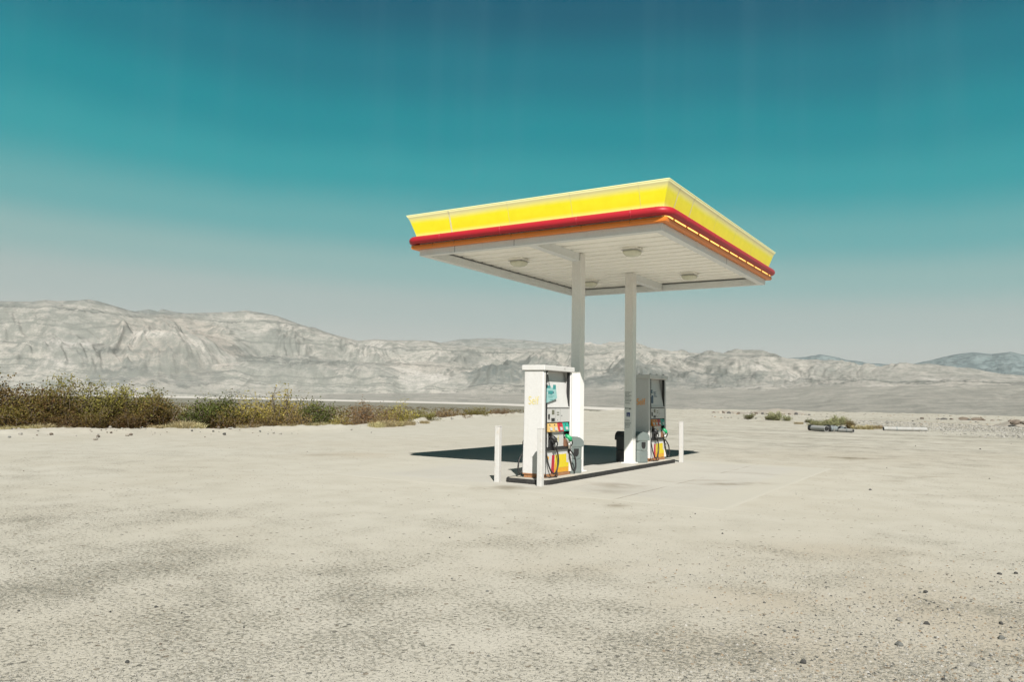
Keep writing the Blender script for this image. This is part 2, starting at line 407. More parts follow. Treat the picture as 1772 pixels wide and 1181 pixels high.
def pad_material():
    m, nt, b = newmat("pad_concrete"); v = geopos(nt)
    big = noise(nt, v, .5, 6, .6, .5); fine = noise(nt, v, 26, 4, .6); st = attr(nt, "stain"); edge = attr(nt, "dust")
    c = mix(nt, sstep(nt, big, .35, .7), (.378, .361, .324), (.345, .329, .29))
    c = mix(nt, math_(nt, 'MULTIPLY', sstep(nt, fine, .52, .75), .4), c, (.22, .212, .19))
    c = mix(nt, sstep(nt, math_(nt, 'ADD', edge, math_(nt, 'MULTIPLY_ADD', big, .9, -.45)), .3, .8), c, (.372, .353, .305))
    c = mix(nt, math_(nt, 'MULTIPLY', st, sstep(nt, noise(nt, v, 2.2, 4), .25, .6)), c, (.13, .105, .065))
    sx = N(nt, "ShaderNodeSeparateXYZ"); nt.links.new(v, sx.inputs[0])
    wob = math_(nt, 'MULTIPLY_ADD', noise(nt, v, 2.0, 3), .06, -.03)
    for ax, pos in ((0, -5.2), (1, 14.6), (1, 17.6)):
        d = math_(nt, 'ABSOLUTE', math_(nt, 'ADD', math_(nt, 'SUBTRACT', sx.outputs[ax], pos), wob))
        c = mix(nt, math_(nt, 'MULTIPLY', math_(nt, 'LESS_THAN', d, .014), sstep(nt, big, .42, .6)), c, (.20, .18, .15))
    nt.links.new(c, b.inputs["Base Color"]); b.inputs["Roughness"].default_value = .9; b.inputs["Specular IOR Level"].default_value = .2
    bp = N(nt, "ShaderNodeBump"); bp.inputs["Strength"].default_value = .4; bp.inputs["Distance"].default_value = .006
    nt.links.new(fine, bp.inputs["Height"]); nt.links.new(bp.outputs[0], b.inputs["Normal"])
    return m
def build_pad():
    x = np.linspace(-11.4, -3.42, 160); y = np.linspace(11.36, 20.4, 130); X, Y = np.meshgrid(x, y)
    ex = np.minimum(np.minimum(X+11.4, -3.42-X), np.minimum(Y-11.36, 20.4-Y))
    # the slab's rim dips below the drifted dust, so its outline comes out uneven
    Z = .010+0*X; rim = ex < .001
    cx, cy = (x[0]+x[-1])/2, (y[0]+y[-1])/2
    grow = np.where(rim, .10, 0.0)
    Xj = X+np.sign(X-cx)*grow*(np.minimum(X+11.4, -3.42-X) < .001); Yj = Y+np.sign(Y-cy)*grow*(np.minimum(Y-11.36, 20.4-Y) < .001)
    Z = np.where(rim, -.008, Z-.004)+.003*fbm(X*1.3, Y*1.3, 4)*(1-ss(.1, .7, ex))
    o = grid_mesh("concrete_pad", Xj, Yj, Z, pad_material(), dict(stain=blobfield(X, Y, STAINS), dust=1-ss(0, 1.4, ex)), smooth=False)
    tag(o, "flat dusty concrete slab under the pump island", "pavement", kind="structure")
build_pad()

def valley_material():
    m, nt, b = newmat("desert_plain"); v = geopos(nt)
    lake = attr(nt, "lake"); scrub = attr(nt, "scrub")
    n1 = noise(nt, v, .02, 6, .6); n2 = noise(nt, v, .16, 4, .7); n3 = noise(nt, v, 1.2, 4, .6)
    c = mix(nt, sstep(nt, n1, .35, .65), (.185, .182, .155), (.215, .205, .175))
    c = mix(nt, math_(nt, 'MULTIPLY', sstep(nt, n2, .46, .56), .55), c, (.095, .095, .066))
    near = mix(nt, sstep(nt, n3, .45, .6), (.29, .27, .22), (.12, .095, .04))
    c = mix(nt, scrub, c, near)
    c = mix(nt, lake, c, (.50, .475, .44))
    nt.links.new(c, b.inputs["Base Color"]); b.inputs["Roughness"].default_value = 1; b.inputs["Specular IOR Level"].default_value = 0
    return m
# distance of the far shore of the dry lake (toe of the fans), by azimuth
TOE = [(-60, 8600), (-34, 8600), (-22.8, 8300), (-2.4, 6000), (9.2, 4100), (24.8, 2900), (33.8, 2700), (60, 2600)]
def toe(a): 
    t = np.interp(np.degrees(a), [q[0] for q in TOE], [q[1] for q in TOE])
    return t*(1+.05*fbm(a*7, a*0+4.2, 3))
def build_valley():
    azf = np.concatenate([np.linspace(-180, -50, 24)[:-1], np.linspace(-50, 50, 300), np.linspace(50, 180, 24)[1:-1]])
    d = np.concatenate([np.geomspace(26, 400, 90), np.geomspace(410, 10500, 120)])
    A, D = np.meshgrid(np.radians(azf), d)
    X = D*np.sin(A+AZ); Y = D*np.cos(A+AZ)
    Z = plain_z(D, A)+.5*fbm(X*.03, Y*.03, 4)*ss(30, 120, D)*(1-ss(1500, 3000, D))
    t = toe(A)
    sh = np.interp(np.degrees(A), [-60, -10, 5, 15, 60], [.50, .50, .40, .15, .1])
    lake = ss(t*sh, t*(sh+.10), D+250*fbm(X*.002, Y*.002, 4))*(1-ss(t*.97, t*1.02, D+120*fbm(X*.004, Y*.004, 3)))
    lake = lake*(.72+.28*ss(-.3, .3, fbm(X*.0006, Y*.004, 3)))
    scrub = 1-ss(180, 420, D)
    o = grid_mesh("valley_floor", X, Y, Z, valley_material(), dict(lake=lake, scrub=scrub), wrap=True)
    tag(o, "wide flat scrub plain with a bright dry lake strip", "plain", kind="structure")
build_valley()

MAIN = [(-100, .006), (-90, .04), (-78.0, .066),(-74.17, 0.0725), (-70.4, 0.0902), (-66.15, 0.0962), (-64.41, 0.0981), (-63.79, 0.101), (-63.08, 0.1007), (-61.99, 0.1028), (-61.33, 0.1051), (-60.69, 0.1033), (-59.86, 0.0996), (-58.81, 0.0948), (-57.8, 0.093), (-56.88, 0.0950), (-56.11, 0.0945), (-54.75, 0.0965), (-52.46, 0.1002), (-51.5, 0.1032), (-50.52, 0.1013), (-49.33, 0.0979), (-47.7, 0.0883), (-45.23, 0.0767), (-43.56, 0.0702), (-42.31, 0.0731), (-40.19, 0.0712), (-38.49, 0.0728), (-36.76, 0.0682), (-33.73, 0.067), (-31.56, 0.0654), (-27.24, 0.0665), (-22.97, 0.0672), (-20.87, 0.0637), (-18.8, 0.0616), (-17.09, 0.0602), (-15.77, 0.0573), (-12.63, 0.0537), (-10.17, 0.0494), (-7.26, 0.0445), (-3.81, 0.0377), (1.63, 0.0312), (7.92, 0.0281), (14.71, 0.0236), (20, .02), (48, .002)]
BACK = [(-100, .004), (-80, .02), (-61, .06), (-58.8, .0935), (-57.73, 0.0981), (-57.16, 0.096), (-56.88, 0.0994), (-56.11, 0.0968), (-54.5, 0.094), (-50, .07), (-44.32, 0.0328), (-40.17, 0.057), (-37.8, 0.07), (-35.91, 0.0761), (-33.74, 0.0784), (-31.57, 0.0768), (-28.97, 0.0729), (-27.24, 0.0703), (-25.52, 0.0676), (-22.97, 0.0619), (-18.8, 0.0513), (-14.78, 0.0479), (-12.25, 0.0546), (-11.14, 0.0558), (-10.2, 0.0579), (-9.46, 0.0557), (-8.52, 0.0511), (-6.9, 0.0479), (-4.99, 0.0453), (-3.46, 0.0516), (-2.07, 0.0579), (-1.04, 0.0603), (-0.03, 0.058), (0.99, 0.0603), (1.67, 0.0569), (3.96, 0.0648), (7.97, 0.057), (14.77, 0.0458), (20, .035), (34, .03), (48, .004)]
def mountain_material():
    m, nt, b = newmat("bare_desert_rock"); v = geopos(nt)
    dark = attr(nt, "dark"); lite = attr(nt, "lite"); warm = attr(nt, "warm"); fan = attr(nt, "fan")
    sx = N(nt, "ShaderNodeSeparateXYZ"); nt.links.new(v, sx.inputs[0])
    n1 = noise(nt, v, .0013, 6, .58, 0.0); n2 = noise(nt, v, .007, 8, .70, 0.0); n3 = noise(nt, v, .035, 5, .7)
    chan = attr(nt, "chan")
    c = mix(nt, sstep(nt, n1, .40, .60), (.312, .294, .264), (.242, .236, .213))
    c = mix(nt, math_(nt, 'MULTIPLY', sstep(nt, n2, .50, .56), .5), c, (.142, .150, .134))
    # sedimentary beds: bands of height, bent by noise
    z = math_(nt, 'ADD', sx.outputs[2], math_(nt, 'MULTIPLY_ADD', n1, 300, -150))
    z = math_(nt, 'ADD', z, math_(nt, 'MULTIPLY', sx.outputs[0], .035))
    z = math_(nt, 'ADD', z, math_(nt, 'MULTIPLY_ADD', n2, 30, -15))
    cz = N(nt, "ShaderNodeCombineXYZ"); nt.links.new(math_(nt, 'MULTIPLY', z, .020), cz.inputs[2])
    beds = noise(nt, cz.outputs[0], 1.0, 3, .6)
    cz2 = N(nt, "ShaderNodeCombineXYZ"); nt.links.new(math_(nt, 'MULTIPLY', z, .055), cz2.inputs[2])
    beds2 = noise(nt, cz2.outputs[0], 1.0, 2, .5)
    notfan = math_(nt, 'SUBTRACT', 1.0, fan)
    bb = math_(nt, 'MULTIPLY', notfan, sstep(nt, n2, .30, .48))
    c = mix(nt, math_(nt, 'MULTIPLY', sstep(nt, beds, .54, .57), math_(nt, 'MULTIPLY', bb, .85)), c, (.10, .107, .098))
    c = mix(nt, math_(nt, 'MULTIPLY', sstep(nt, beds2, .58, .62), math_(nt, 'MULTIPLY', bb, .85)), c, (.09, .095, .088))
    c = mix(nt, math_(nt, 'MULTIPLY', math_(nt, 'SUBTRACT', 1.0, sstep(nt, beds, .38, .43)), math_(nt, 'MULTIPLY', bb, .6)), c, (.335, .317, .292))
    c = mix(nt, math_(nt, 'MULTIPLY', warm, .7), c, (.345, .295, .25))
    fanc = mix(nt, sstep(nt, noise(nt, v, .006, 7, .7), .42, .60), (.235, .228, .203), (.175, .175, .157))
    c = mix(nt, fan, c, fanc)
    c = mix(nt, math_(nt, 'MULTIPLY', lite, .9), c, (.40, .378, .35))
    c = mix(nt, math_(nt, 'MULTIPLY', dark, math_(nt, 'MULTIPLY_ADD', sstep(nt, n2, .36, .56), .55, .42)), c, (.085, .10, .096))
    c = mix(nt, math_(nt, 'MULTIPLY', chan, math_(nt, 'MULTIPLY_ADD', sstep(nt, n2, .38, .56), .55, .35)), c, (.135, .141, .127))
    c = mix(nt, math_(nt, 'MULTIPLY', sstep(nt, n3, .52, .60), .5), c, (.155, .16, .143))
    c = mix(nt, attr(nt, "blue"), c, mix(nt, sstep(nt, n2, .42, .58), (.125, .165, .17), (.062, .09, .098)))  # bluish distance haze painted into the back ranges' rock colour
    nt.links.new(c, b.inputs["Base Color"]); b.inputs["Roughness"].default_value = 1; b.inputs["Specular IOR Level"].default_value = 0
    bp = N(nt, "ShaderNodeBump"); bp.inputs["Strength"].default_value = 1.0; bp.inputs["Distance"].default_value = 14
    nt.links.new(math_(nt, 'ADD', math_(nt, 'MULTIPLY', n2, .7), math_(nt, 'MULTIPLY', n3, .5)), bp.inputs["Height"]); nt.links.new(bp.outputs[0], b.inputs["Normal"])
    return m
def el_of(px, py):
    d = ray(px, py); return d.z/math.hypot(d.x, d.y), math.degrees(math.atan2(d.x, d.y))
def build_mountains():
    az = np.concatenate([np.linspace(-100, -77.2, 60), np.linspace(-77, 18, 1350), np.linspace(18.3, 48, 80)]); d = np.concatenate([np.geomspace(2300, 7900, 110), np.linspace(7930, 12700, 400), np.geomspace(12760, 17500, 60)])
    A, D = np.meshgrid(np.radians(az), d); AD = np.degrees(A); rel = A-AZ
    X = D*np.sin(A); Y = D*np.cos(A)
    T = toe(rel); zt = plain_z(T, rel)
    # warped lateral/radial coordinates give spurs and gullies running down toward the valley
    wx = fbm(X*.0004, Y*.0004, 3)*1100; wy = fbm(X*.0004+7, Y*.0004+3, 3)*700
    lat = (A*7000+wx); rad = (D+wy)
    spur = ridged(lat/1300, rad/3000, 4, .45)
    gul = ridged(lat/260+3, rad/800+1, 4, .5)
    iso = ridged((X+wx)/1100+5, (Y+wy)/1100, 6, .52)
    gul2 = ridged(lat/95+9, rad/420+4, 4, .5)
    ero = eroded((X+wx*.5)/2300+.7, (Y+wy*.5)/2300+1.9)
    nz = .22*spur+.15*gul+.07*gul2+.62*ero-.17
    # alluvial fans
    slope = np.interp(AD, [-77, -50, -30, -10, 5, 18], [.040, .040, .046, .055, .058, .05])
    fanz = zt-8+slope*np.clip(D-T, 0, None)+np.clip(D-T, 0, 2500)/2500*22*fbm(lat/420, rad/3000, 4)+np.clip(D-T, 0, 600)/600*5*(gul-.4)
    fanz = np.where(D < T, zt-8-.02*(T-D), fanz)
    F1 = T+np.interp(AD, [-77, -58, -45, -30, -15, 0, 18], [300, 500, 1500, 2300, 2900, 3300, 3500])*(1+.22*fbm(A*14, A*0+2, 3))
    fanlim = zt-8+slope*(F1-T)
    D1 = np.interp(AD, [-77, -60, -50, -44, -30, -10, 5, 18], [11300, 11000, 11300, 12000, 12300, 10500, 9800, 9500])
    Hm = np.interp(AD, [q[0] for q in MAIN], [q[1] for q in MAIN])*D1+EYE
    u = np.clip((D-F1)/(D1-F1), 0, 1)
    prof = np.where(u < 1, .62*u+.38*ss(0, 1, u), 1)
    zm = fanlim+(Hm-fanlim)*prof
    env = np.sin(np.pi*np.clip(u, 0, 1)**.75)
    zm = zm+(Hm-fanlim)*env*.80*nz
    zm = np.where(D > D1, Hm-(D-D1)*.28, zm)
    zm = np.where(D < F1, -999, zm)
    Z = np.maximum(fanz*(D < F1)+np.where(D >= F1, np.minimum(fanz, fanlim+(D-F1)*.01), 0), zm)
    isfan = (zm < Z-.5)*1.0
    # back ranges
    D2 = np.interp(AD, [-77, -50, -30, -14, -12, -6, 18], [14300, 14300, 15200, 15200, 15500, 15800, 15800])
    Hb = np.interp(AD, [q[0] for q in BACK], [q[1] for q in BACK])*D2+EYE
    u2 = np.clip((D-(D2-3300))/3300, 0, 1)
    zb = Hb*(.25+.75*u2)+Hb*np.sin(np.pi*u2)*.5*nz-900*(1-ss(0, .25, u2)); zb = np.where(D > D2, Hb-(D-D2)*.3, zb)
    isback = zb > Z; Z = np.maximum(Z, zb); isfan = np.where(isback, 0, isfan)
    dark = np.zeros_like(Z); lite = np.zeros_like(Z); warm = np.zeros_like(Z)
    # rounded foothills and dark volcanic knobs: photo column, top row, half width px, distance, depth m, darkness
    for px, py, hw, dist, dep, dk, wm in [
            (310, 573, 95, 10050, 700, 0, .55), (150, 597, 75, 9900, 520, .25, 0), (60, 590, 90, 10200, 500, .1, 0), (235, 640, 60, 9150, 300, 0, .3), (400, 632, 70, 9350, 330, .1, 0), (520, 620, 90, 9700, 500, .35, 0), (620, 632, 60, 9500, 400, .35, 0), (710, 627, 90, 9700, 500, .05, .2),
            (205, 655, 48, 8950, 190, .75, 0), (300, 660, 72, 8950, 220, .55, .2), (865, 634, 52, 8800, 420, .95, 0), (935, 655, 40, 8700, 300, .55, 0), (1075, 652, 85, 8000, 380, .85, 0), (1180, 663, 75, 7600, 300, .75, 0), (1255, 676, 70, 7300, 240, .6, 0), (1240, 640, 50, 8700, 320, .45, 0), (1290, 650, 60, 8900, 320, .3, .1), (990, 622, 80, 9700, 500, .1, .1), (1350, 640, 90, 9300, 420, .1, 0), (1600, 650, 110, 8600, 380, .05, 0), (1480, 640, 90, 9000, 380, .05, 0)]:
        te, ta = el_of(px, py); _, tb = el_of(px+hw, py); wdeg = abs(tb-ta)
        p = (AD-ta)/wdeg+.25*fbm(lat/600+px, rad/600, 3); q = (D-dist)/dep
        g = np.exp(-np.abs(p)**2.3*1.1-np.where(q < 0, q*q*.55, q*q*.9))
        zk = (te*dist+EYE)
        base = Z.copy(); top = base+(zk-base)*g+(zk-fanlim)*.16*g*(gul-.4)
        use = (g > .03) & (top > Z); Z = np.where(use, np.maximum(Z, top), Z)
        k = ss(.12, .4, g*(1+.6*nz)); isfan = isfan*(1-ss(.05, .3, g))
        dark = np.maximum(dark, dk*k); warm = np.maximum(warm, wm*k)
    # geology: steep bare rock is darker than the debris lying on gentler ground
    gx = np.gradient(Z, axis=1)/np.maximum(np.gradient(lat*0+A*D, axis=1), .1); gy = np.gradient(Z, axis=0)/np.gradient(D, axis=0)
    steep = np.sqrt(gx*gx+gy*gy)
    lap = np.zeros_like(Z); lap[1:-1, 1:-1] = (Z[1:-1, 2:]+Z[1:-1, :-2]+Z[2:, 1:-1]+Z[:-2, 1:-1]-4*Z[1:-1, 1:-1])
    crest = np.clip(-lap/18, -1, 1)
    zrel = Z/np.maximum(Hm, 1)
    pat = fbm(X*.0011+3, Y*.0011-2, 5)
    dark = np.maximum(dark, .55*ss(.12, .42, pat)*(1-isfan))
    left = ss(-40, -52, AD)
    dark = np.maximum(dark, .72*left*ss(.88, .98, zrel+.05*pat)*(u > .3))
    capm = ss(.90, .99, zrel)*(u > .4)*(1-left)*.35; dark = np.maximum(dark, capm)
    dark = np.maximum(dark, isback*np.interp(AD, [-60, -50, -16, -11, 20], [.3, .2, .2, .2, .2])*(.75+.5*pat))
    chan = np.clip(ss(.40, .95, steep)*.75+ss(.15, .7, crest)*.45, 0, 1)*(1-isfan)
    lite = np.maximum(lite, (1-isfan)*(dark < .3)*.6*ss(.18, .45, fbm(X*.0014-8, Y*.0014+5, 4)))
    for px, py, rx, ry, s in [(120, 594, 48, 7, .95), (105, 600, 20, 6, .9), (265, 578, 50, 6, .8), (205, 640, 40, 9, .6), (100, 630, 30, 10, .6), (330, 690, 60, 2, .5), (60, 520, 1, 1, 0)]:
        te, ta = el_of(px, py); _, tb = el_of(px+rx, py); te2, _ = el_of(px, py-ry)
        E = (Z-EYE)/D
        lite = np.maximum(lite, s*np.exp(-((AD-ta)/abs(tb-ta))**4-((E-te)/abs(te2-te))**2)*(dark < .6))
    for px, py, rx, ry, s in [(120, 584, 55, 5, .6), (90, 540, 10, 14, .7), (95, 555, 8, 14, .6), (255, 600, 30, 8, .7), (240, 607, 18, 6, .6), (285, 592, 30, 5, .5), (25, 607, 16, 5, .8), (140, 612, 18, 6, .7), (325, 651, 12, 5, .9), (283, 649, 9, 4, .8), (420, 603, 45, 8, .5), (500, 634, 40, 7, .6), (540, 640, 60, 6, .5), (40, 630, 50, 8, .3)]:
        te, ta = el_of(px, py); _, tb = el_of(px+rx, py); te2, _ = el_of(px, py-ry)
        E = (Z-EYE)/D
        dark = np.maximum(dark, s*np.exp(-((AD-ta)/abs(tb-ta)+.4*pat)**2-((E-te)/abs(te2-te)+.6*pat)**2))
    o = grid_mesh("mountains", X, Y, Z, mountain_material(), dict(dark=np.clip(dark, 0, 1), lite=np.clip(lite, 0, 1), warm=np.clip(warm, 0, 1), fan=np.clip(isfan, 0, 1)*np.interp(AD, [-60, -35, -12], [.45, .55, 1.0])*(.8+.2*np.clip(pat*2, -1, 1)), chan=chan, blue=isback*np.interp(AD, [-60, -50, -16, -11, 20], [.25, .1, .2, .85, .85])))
    tag(o, "bare pale desert mountains with grey fans at their feet", "mountains", kind="structure")
build_mountains()

# ================================================================== CANOPY
H = 4.53; CX0, CX1, CY0, CY1 = -10.08, -4.755, 12.34, 19.375
CXM, CYM = (CX0+CX1)/2, (CY0+CY1)/2
canopy = empty("fuel_canopy", (CXM, CYM, 0), "flat canopy with yellow fascia and red rim on two white columns above the pumps", "canopy")
def L(o): return o
class CMB(MB):
    """canopy pieces are written in world coordinates and stored relative to the canopy's base"""
    def build(s, name, mats, parent=canopy, **kw):
        par = parent; ox, oy, oz = CXM, CYM, 0
        s.v = [(x-ox, y-oy, z-oz) for x, y, z in s.v]
        return MB.build(s, name, mats, par, **kw)
def side_frames():
    # (origin corner a, corner b, outward normal)
    return {'front': ((CX0, CY0), (CX1, CY0), (0, -1)), 'right': ((CX1, CY0), (CX1, CY1), (1, 0)), 'rear': ((CX1, CY1), (CX0, CY1), (0, 1)), 'left': ((CX0, CY1), (CX0, CY0), (-1, 0))}
SEAMS = {'front': [-9.21, -7.82, -6.46, -5.12], 'right': [12.72, 13.5, 14.92, 16.28, 17.7, 19.05], 'rear': [-9.2, -7.8, -6.4, -5.1], 'left': [13.5, 14.9, 16.3, 17.7]}
YP = [(.050, 4.80), (.054, 4.925), (.060, 4.96), (.074, 5.01), (.094, 5.07), (.117, 5.14), (.140, 5.21), (.162, 5.27), (.186, 5.315), (.205, 5.34), (.200, 5.352), (.17, 5.35)]
for sd, (a, b, n) in side_frames().items():
    m_ = CMB()
    t = Vector((b[0]-a[0], b[1]-a[1])).normalized(); ln = math.hypot(b[0]-a[0], b[1]-a[1])
    ss_ = sorted([abs((q-a[0]) if sd in ('front', 'rear') else (q-a[1])) for q in SEAMS[sd]])
    cuts = [None]+ss_+[None]
    def P(s, o, z, end=0):
        # corner mitre: the ends run out with the offset
        s2 = s+(-o if end < 0 else (o if end > 0 else 0))
        return (a[0]+t.x*s2+n[0]*o, a[1]+t.y*s2+n[1]*o, z)
    for i in range(len(cuts)-1):
        s0, e0 = (0, -1) if cuts[i] is None else (cuts[i]+.0012, 0)
        s1, e1 = (ln, 1) if cuts[i+1] is None else (cuts[i+1]-.0012, 0)
        rows = [[P(s0, o, z, e0), P(s1, o, z, e1)] for o, z in YP]
        m_.rings(rows, closed=False, caps=False, smooth=True)
    for k, q in enumerate(ss_):
        wdt = .0022 if (sd, k) not in (('front', 0), ('right', 0), ('right', 1)) else .018
        rows = [[P(q-wdt, o+.003, z), P(q+wdt, o+.003, z)] for o, z in YP]
        m_.rings(rows, closed=False, caps=False, smooth=True, mi=1)
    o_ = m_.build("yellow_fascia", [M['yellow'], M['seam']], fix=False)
# thin pale cap along the top edge
def ring_path(o, r=0.0, n=6):
    """rectangle round the canopy at offset o, corner radius r"""
    pts = []
    x0, x1, y0, y1 = CX0-o, CX1+o, CY0-o, CY1+o
    if r <= 0: return [(x0, y0), (x1, y0), (x1, y1), (x0, y1)]
    for cx, cy, a0 in ((x0+r, y0+r, 180), (x1-r, y0+r, 270), (x1-r, y1-r, 0), (x0+r, y1-r, 90)):
        for k in range(n+1):
            an = R(a0+90*k/n); pts.append((cx+r*math.cos(an), cy+r*math.sin(an)))
    return pts
def sweep(m_, prof, r, closed_prof=True, mi=0, smooth=True):
    rows = [[(x, y, z) for x, y in ring_path(o, max(0, r+o) if r else 0)] for o, z in prof]
    if closed_prof: rows.append(rows[0])
    return m_.rings(rows, closed=True, caps=False, mi=mi, smooth=smooth)
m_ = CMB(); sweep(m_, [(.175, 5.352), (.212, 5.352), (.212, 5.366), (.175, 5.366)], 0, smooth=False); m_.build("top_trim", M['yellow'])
m_ = CMB(); bc, bz, br = .165, 4.83, .077
sweep(m_, [(bc+br*math.cos(2*math.pi*k/20), bz+br*math.sin(2*math.pi*k/20)) for k in range(20)], .04)
rim = m_.build("red_rim", M['red'])
# joints in the red tube
for x in (-9.4, -7.95, -6.3, -5.25):
    m_ = CMB(); m_.tube([(x-.008, CY0-bc, bz), (x+.008, CY0-bc, bz)], br+.0025, 20); m_.build("joint", M['redstripe'], rim)
for y in (12.95, 14.6, 16.3, 18.0):
    m_ = CMB(); m_.tube([(CX1+bc, y-.008, bz), (CX1+bc, y+.008, bz)], br+.0025, 20); m_.build("joint", M['redstripe'], rim)
m_ = CMB(); sweep(m_, [(.012, 4.655), (.080, 4.650), (.120, 4.662), (.130, 4.70), (.124, 4.735), (.06, 4.746), (.012, 4.746)], 0, smooth=False)
gut = m_.build("orange_strip", M['orange'])
for x in (-9.65, -9.1, -7.75, -6.25, -5.3):
    m_ = CMB(); m_.box(x-.004, x+.004, CY0-.1315, CY0-.05, 4.675, 4.748); m_.build("strip_joint", M['rust'], gut)
for k in range(11):
    y = CY0+.25+k*.66
    m_ = CMB(); m_.box(CX1+.03, CX1+.1325, y-.006, y+.006, 4.70, 4.79); m_.build("bracket", M['rust'], gut)
# added glow tube imitating sunlight between rim and orange trough along the right side
m_ = CMB(); m_.tube([(CX1+.088, CY0-.06, 4.764), (CX1+.088, CY1+.08, 4.764)], .026, 10); m_.build("sun_glow_strip", M['sunglow'])
m_ = CMB(); m_.box(CX0+.02, CX1-.02, CY0+.02, CY1-.02, 4.755, 4.80); m_.box(CX0+.01, CX1-.01, CY0+.01, CY1-.01, 4.90, 4.93)
m_.box(CX0-.12, CX1+.12, CY0-.12, CY1+.12, 5.24, 5.26); m_.build("roof_deck", M['roofmetal'])
# white perimeter beam: C-channel
m_ = CMB()
for sd, (a, b, n) in side_frames().items():
    pass
def frame(m_, o0, o1, z0, z1, mi=0):
    A_ = ring_path(o0); B_ = ring_path(o1)
    for i in range(4):
        j = (i+1) % 4
        vs = [(*A_[i], z0), (*A_[j], z0), (*B_[j], z0), (*B_[i], z0), (*A_[i], z1), (*A_[j], z1), (*B_[j], z1), (*B_[i], z1)]
        m_.add(vs, [(0, 1, 2, 3), (4, 7, 6, 5), (0, 4, 5, 1), (3, 2, 6, 7)], mi)
    return m_
frame(m_, 0, -.02, H, 4.90); frame(m_, -.0202, -.15, H, H+.012); frame(m_, -.138, -.15, H+.0122, H+.15)
m_.build("edge_beam", M['white_beam'])
for bx_ in ((CX0+.9, CX0+.908, CY0-.003, CY0+.002), (-7.76, -7.752, CY0-.003, CY0+.002), (CX1-.002, CX1+.003, 16.1, 16.108)):
    m_ = CMB(); m_.box(*bx_, H+.002, H+.135); m_.build("beam_joint", M['bolt'])
# ribbed soffit deck
m_ = CMB(); y = CY0+.15; zs = H+.185; rows = []
pitch = .40; prof = []
while y < CY1-.15:
    prof += [(y, zs), (y+pitch*.70, zs), (y+pitch*.74, zs+.05), (y+pitch*.96, zs+.05)]; y += pitch
prof.append((CY1-.13, zs))
rows = [[(CX0+.13, p[0], p[1]), (CX1-.13, p[0], p[1])] for p in prof]
m_.rings(rows, closed=False, caps=False, smooth=False); m_.build("soffit", M['white_soffit'], fix=False)
COLX, COLY1, COLY2, CW = -7.474, 14.52, 17.31, .108
for y0, y1 in ((CY0+.152, COLY1-CW-.001), (COLY2+CW+.001, CY1-.152)):
    m_ = CMB(); m_.box(COLX-.09, COLX+.09, y0, y1, H+.01, H+.024); m_.box(COLX-.07, COLX-.06, y0, y1, H+.0242, zs); m_.box(COLX+.06, COLX+.07, y0, y1, H+.0242, zs)
    m_.build("beam", M['white_beam'])
cols_ = []
for yc in (COLY1, COLY2):
    m_ = CMB(); m_.bbox(COLX-CW, COLX+CW, yc-CW, yc+CW, .085, zs-.002, .012); m_.bbox(COLX-.16, COLX+.16, yc-.16, yc+.16, .086, .105, .004)
    cols_.append(m_.build("column", M['column']))
# notices on the far column
m_ = CMB(); yf = COLY2-CW-.0015
rows = [(1.80, .075, .8), (1.775, .07, .9), (1.75, .05, .7), (1.72, .075, .95), (1.70, .075, .9), (1.68, .06, .95), (1.64, .07, .6), (1.60, .07, .6), (1.58, .07, .6), (1.54, .05, .5), (1.52, .06, .5), (1.41, .07, .95), (1.395, .055, .9), (1.13, .06, .5), (1.10, .06, .4), (1.06, .075, .5), (1.04, .075, .5), (1.02, .06, .5), (1.00, .065, .5), (.97, .07, .6), (.94, .055, .5)]
for z, w, k in rows:
    x = COLX-.085
    while x < COLX-.085+w*2:
        wd = random.uniform(.008, .028); m_.box(x, min(x+wd, COLX+.085), yf-.001, yf+.0014, z-.0045, z+.0045); x += wd+.007
m_.box(COLX+.02, COLX+.075, yf-.001, yf+.0014, 1.375, 1.39)
m_.build("notice_text", M['ink'], cols_[1])
m_ = CMB(); m_.box(COLX-.045, COLX+.045, yf-.0005, yf+.0014, 1.20, 1.305); m_.build("access_sign", M['blue_sign'], cols_[1])
m_ = CMB(); q = yf-.002
ring_ = [(COLX-.004+.024*math.cos(R(a)), q, 1.235+.024*math.sin(R(a))) for a in range(-200, 60, 20)]
m_.tube(ring_, .0045, 6); m_.tube([(COLX-.010, q, 1.272), (COLX-.006, q, 1.245), (COLX+.016, q, 1.243), (COLX+.026, q, 1.218)], .0055, 6); m_.tube([(COLX-.008, q, 1.26), (COLX+.012, q, 1.258)], .004, 6)
m_.tube([(COLX-.012, q, 1.281), (COLX-.012, q, 1.292)], .007, 8)
m_.build("access_symbol", M['plate'], cols_[1])

# ---- lamps under the canopy
def make_lamp():
    t = empty("canopy_lamp", (0, 0, 0), "", "lamp", "round lamps under the canopy")
    m_ = mb(); m_.bbox(-.17, .17, -.17, .17, -.055, 0, .03); m_.tube([(.17, .10, -.03), (.215, .10, -.03)], .012, 8); m_.tube([(.17, -.06, -.03), (.20, -.06, -.03)], .012, 8); m_.build("housing", M['white_soffit'], t)
    m_ = mb(); m_.bbox(-.178, .178, -.178, .178, -.066, -.0552, .005); m_.build("trim_ring", M['steel'], t)
    m_ = mb(); rows = []
    for k, (r_, z) in enumerate([(.165, -.0662), (.168, -.10), (.158, -.135), (.12, -.165), (.06, -.178), (.004, -.18)]):
        rr = []
        for j in range(28):
            an = 2*math.pi*j/28; e = 5; cx, sy = math.cos(an), math.sin(an)
            s_ = (abs(cx)**e+abs(sy)**e)**(-1/e); s_ = 1+(s_-1)*(1-k/5); rr.append((r_*s_*cx, r_*s_*sy, z))
        rows.append(rr)
    m_.rings(rows); m_.build("lens", M['lens'], t)
    return t
lamp0 = make_lamp()
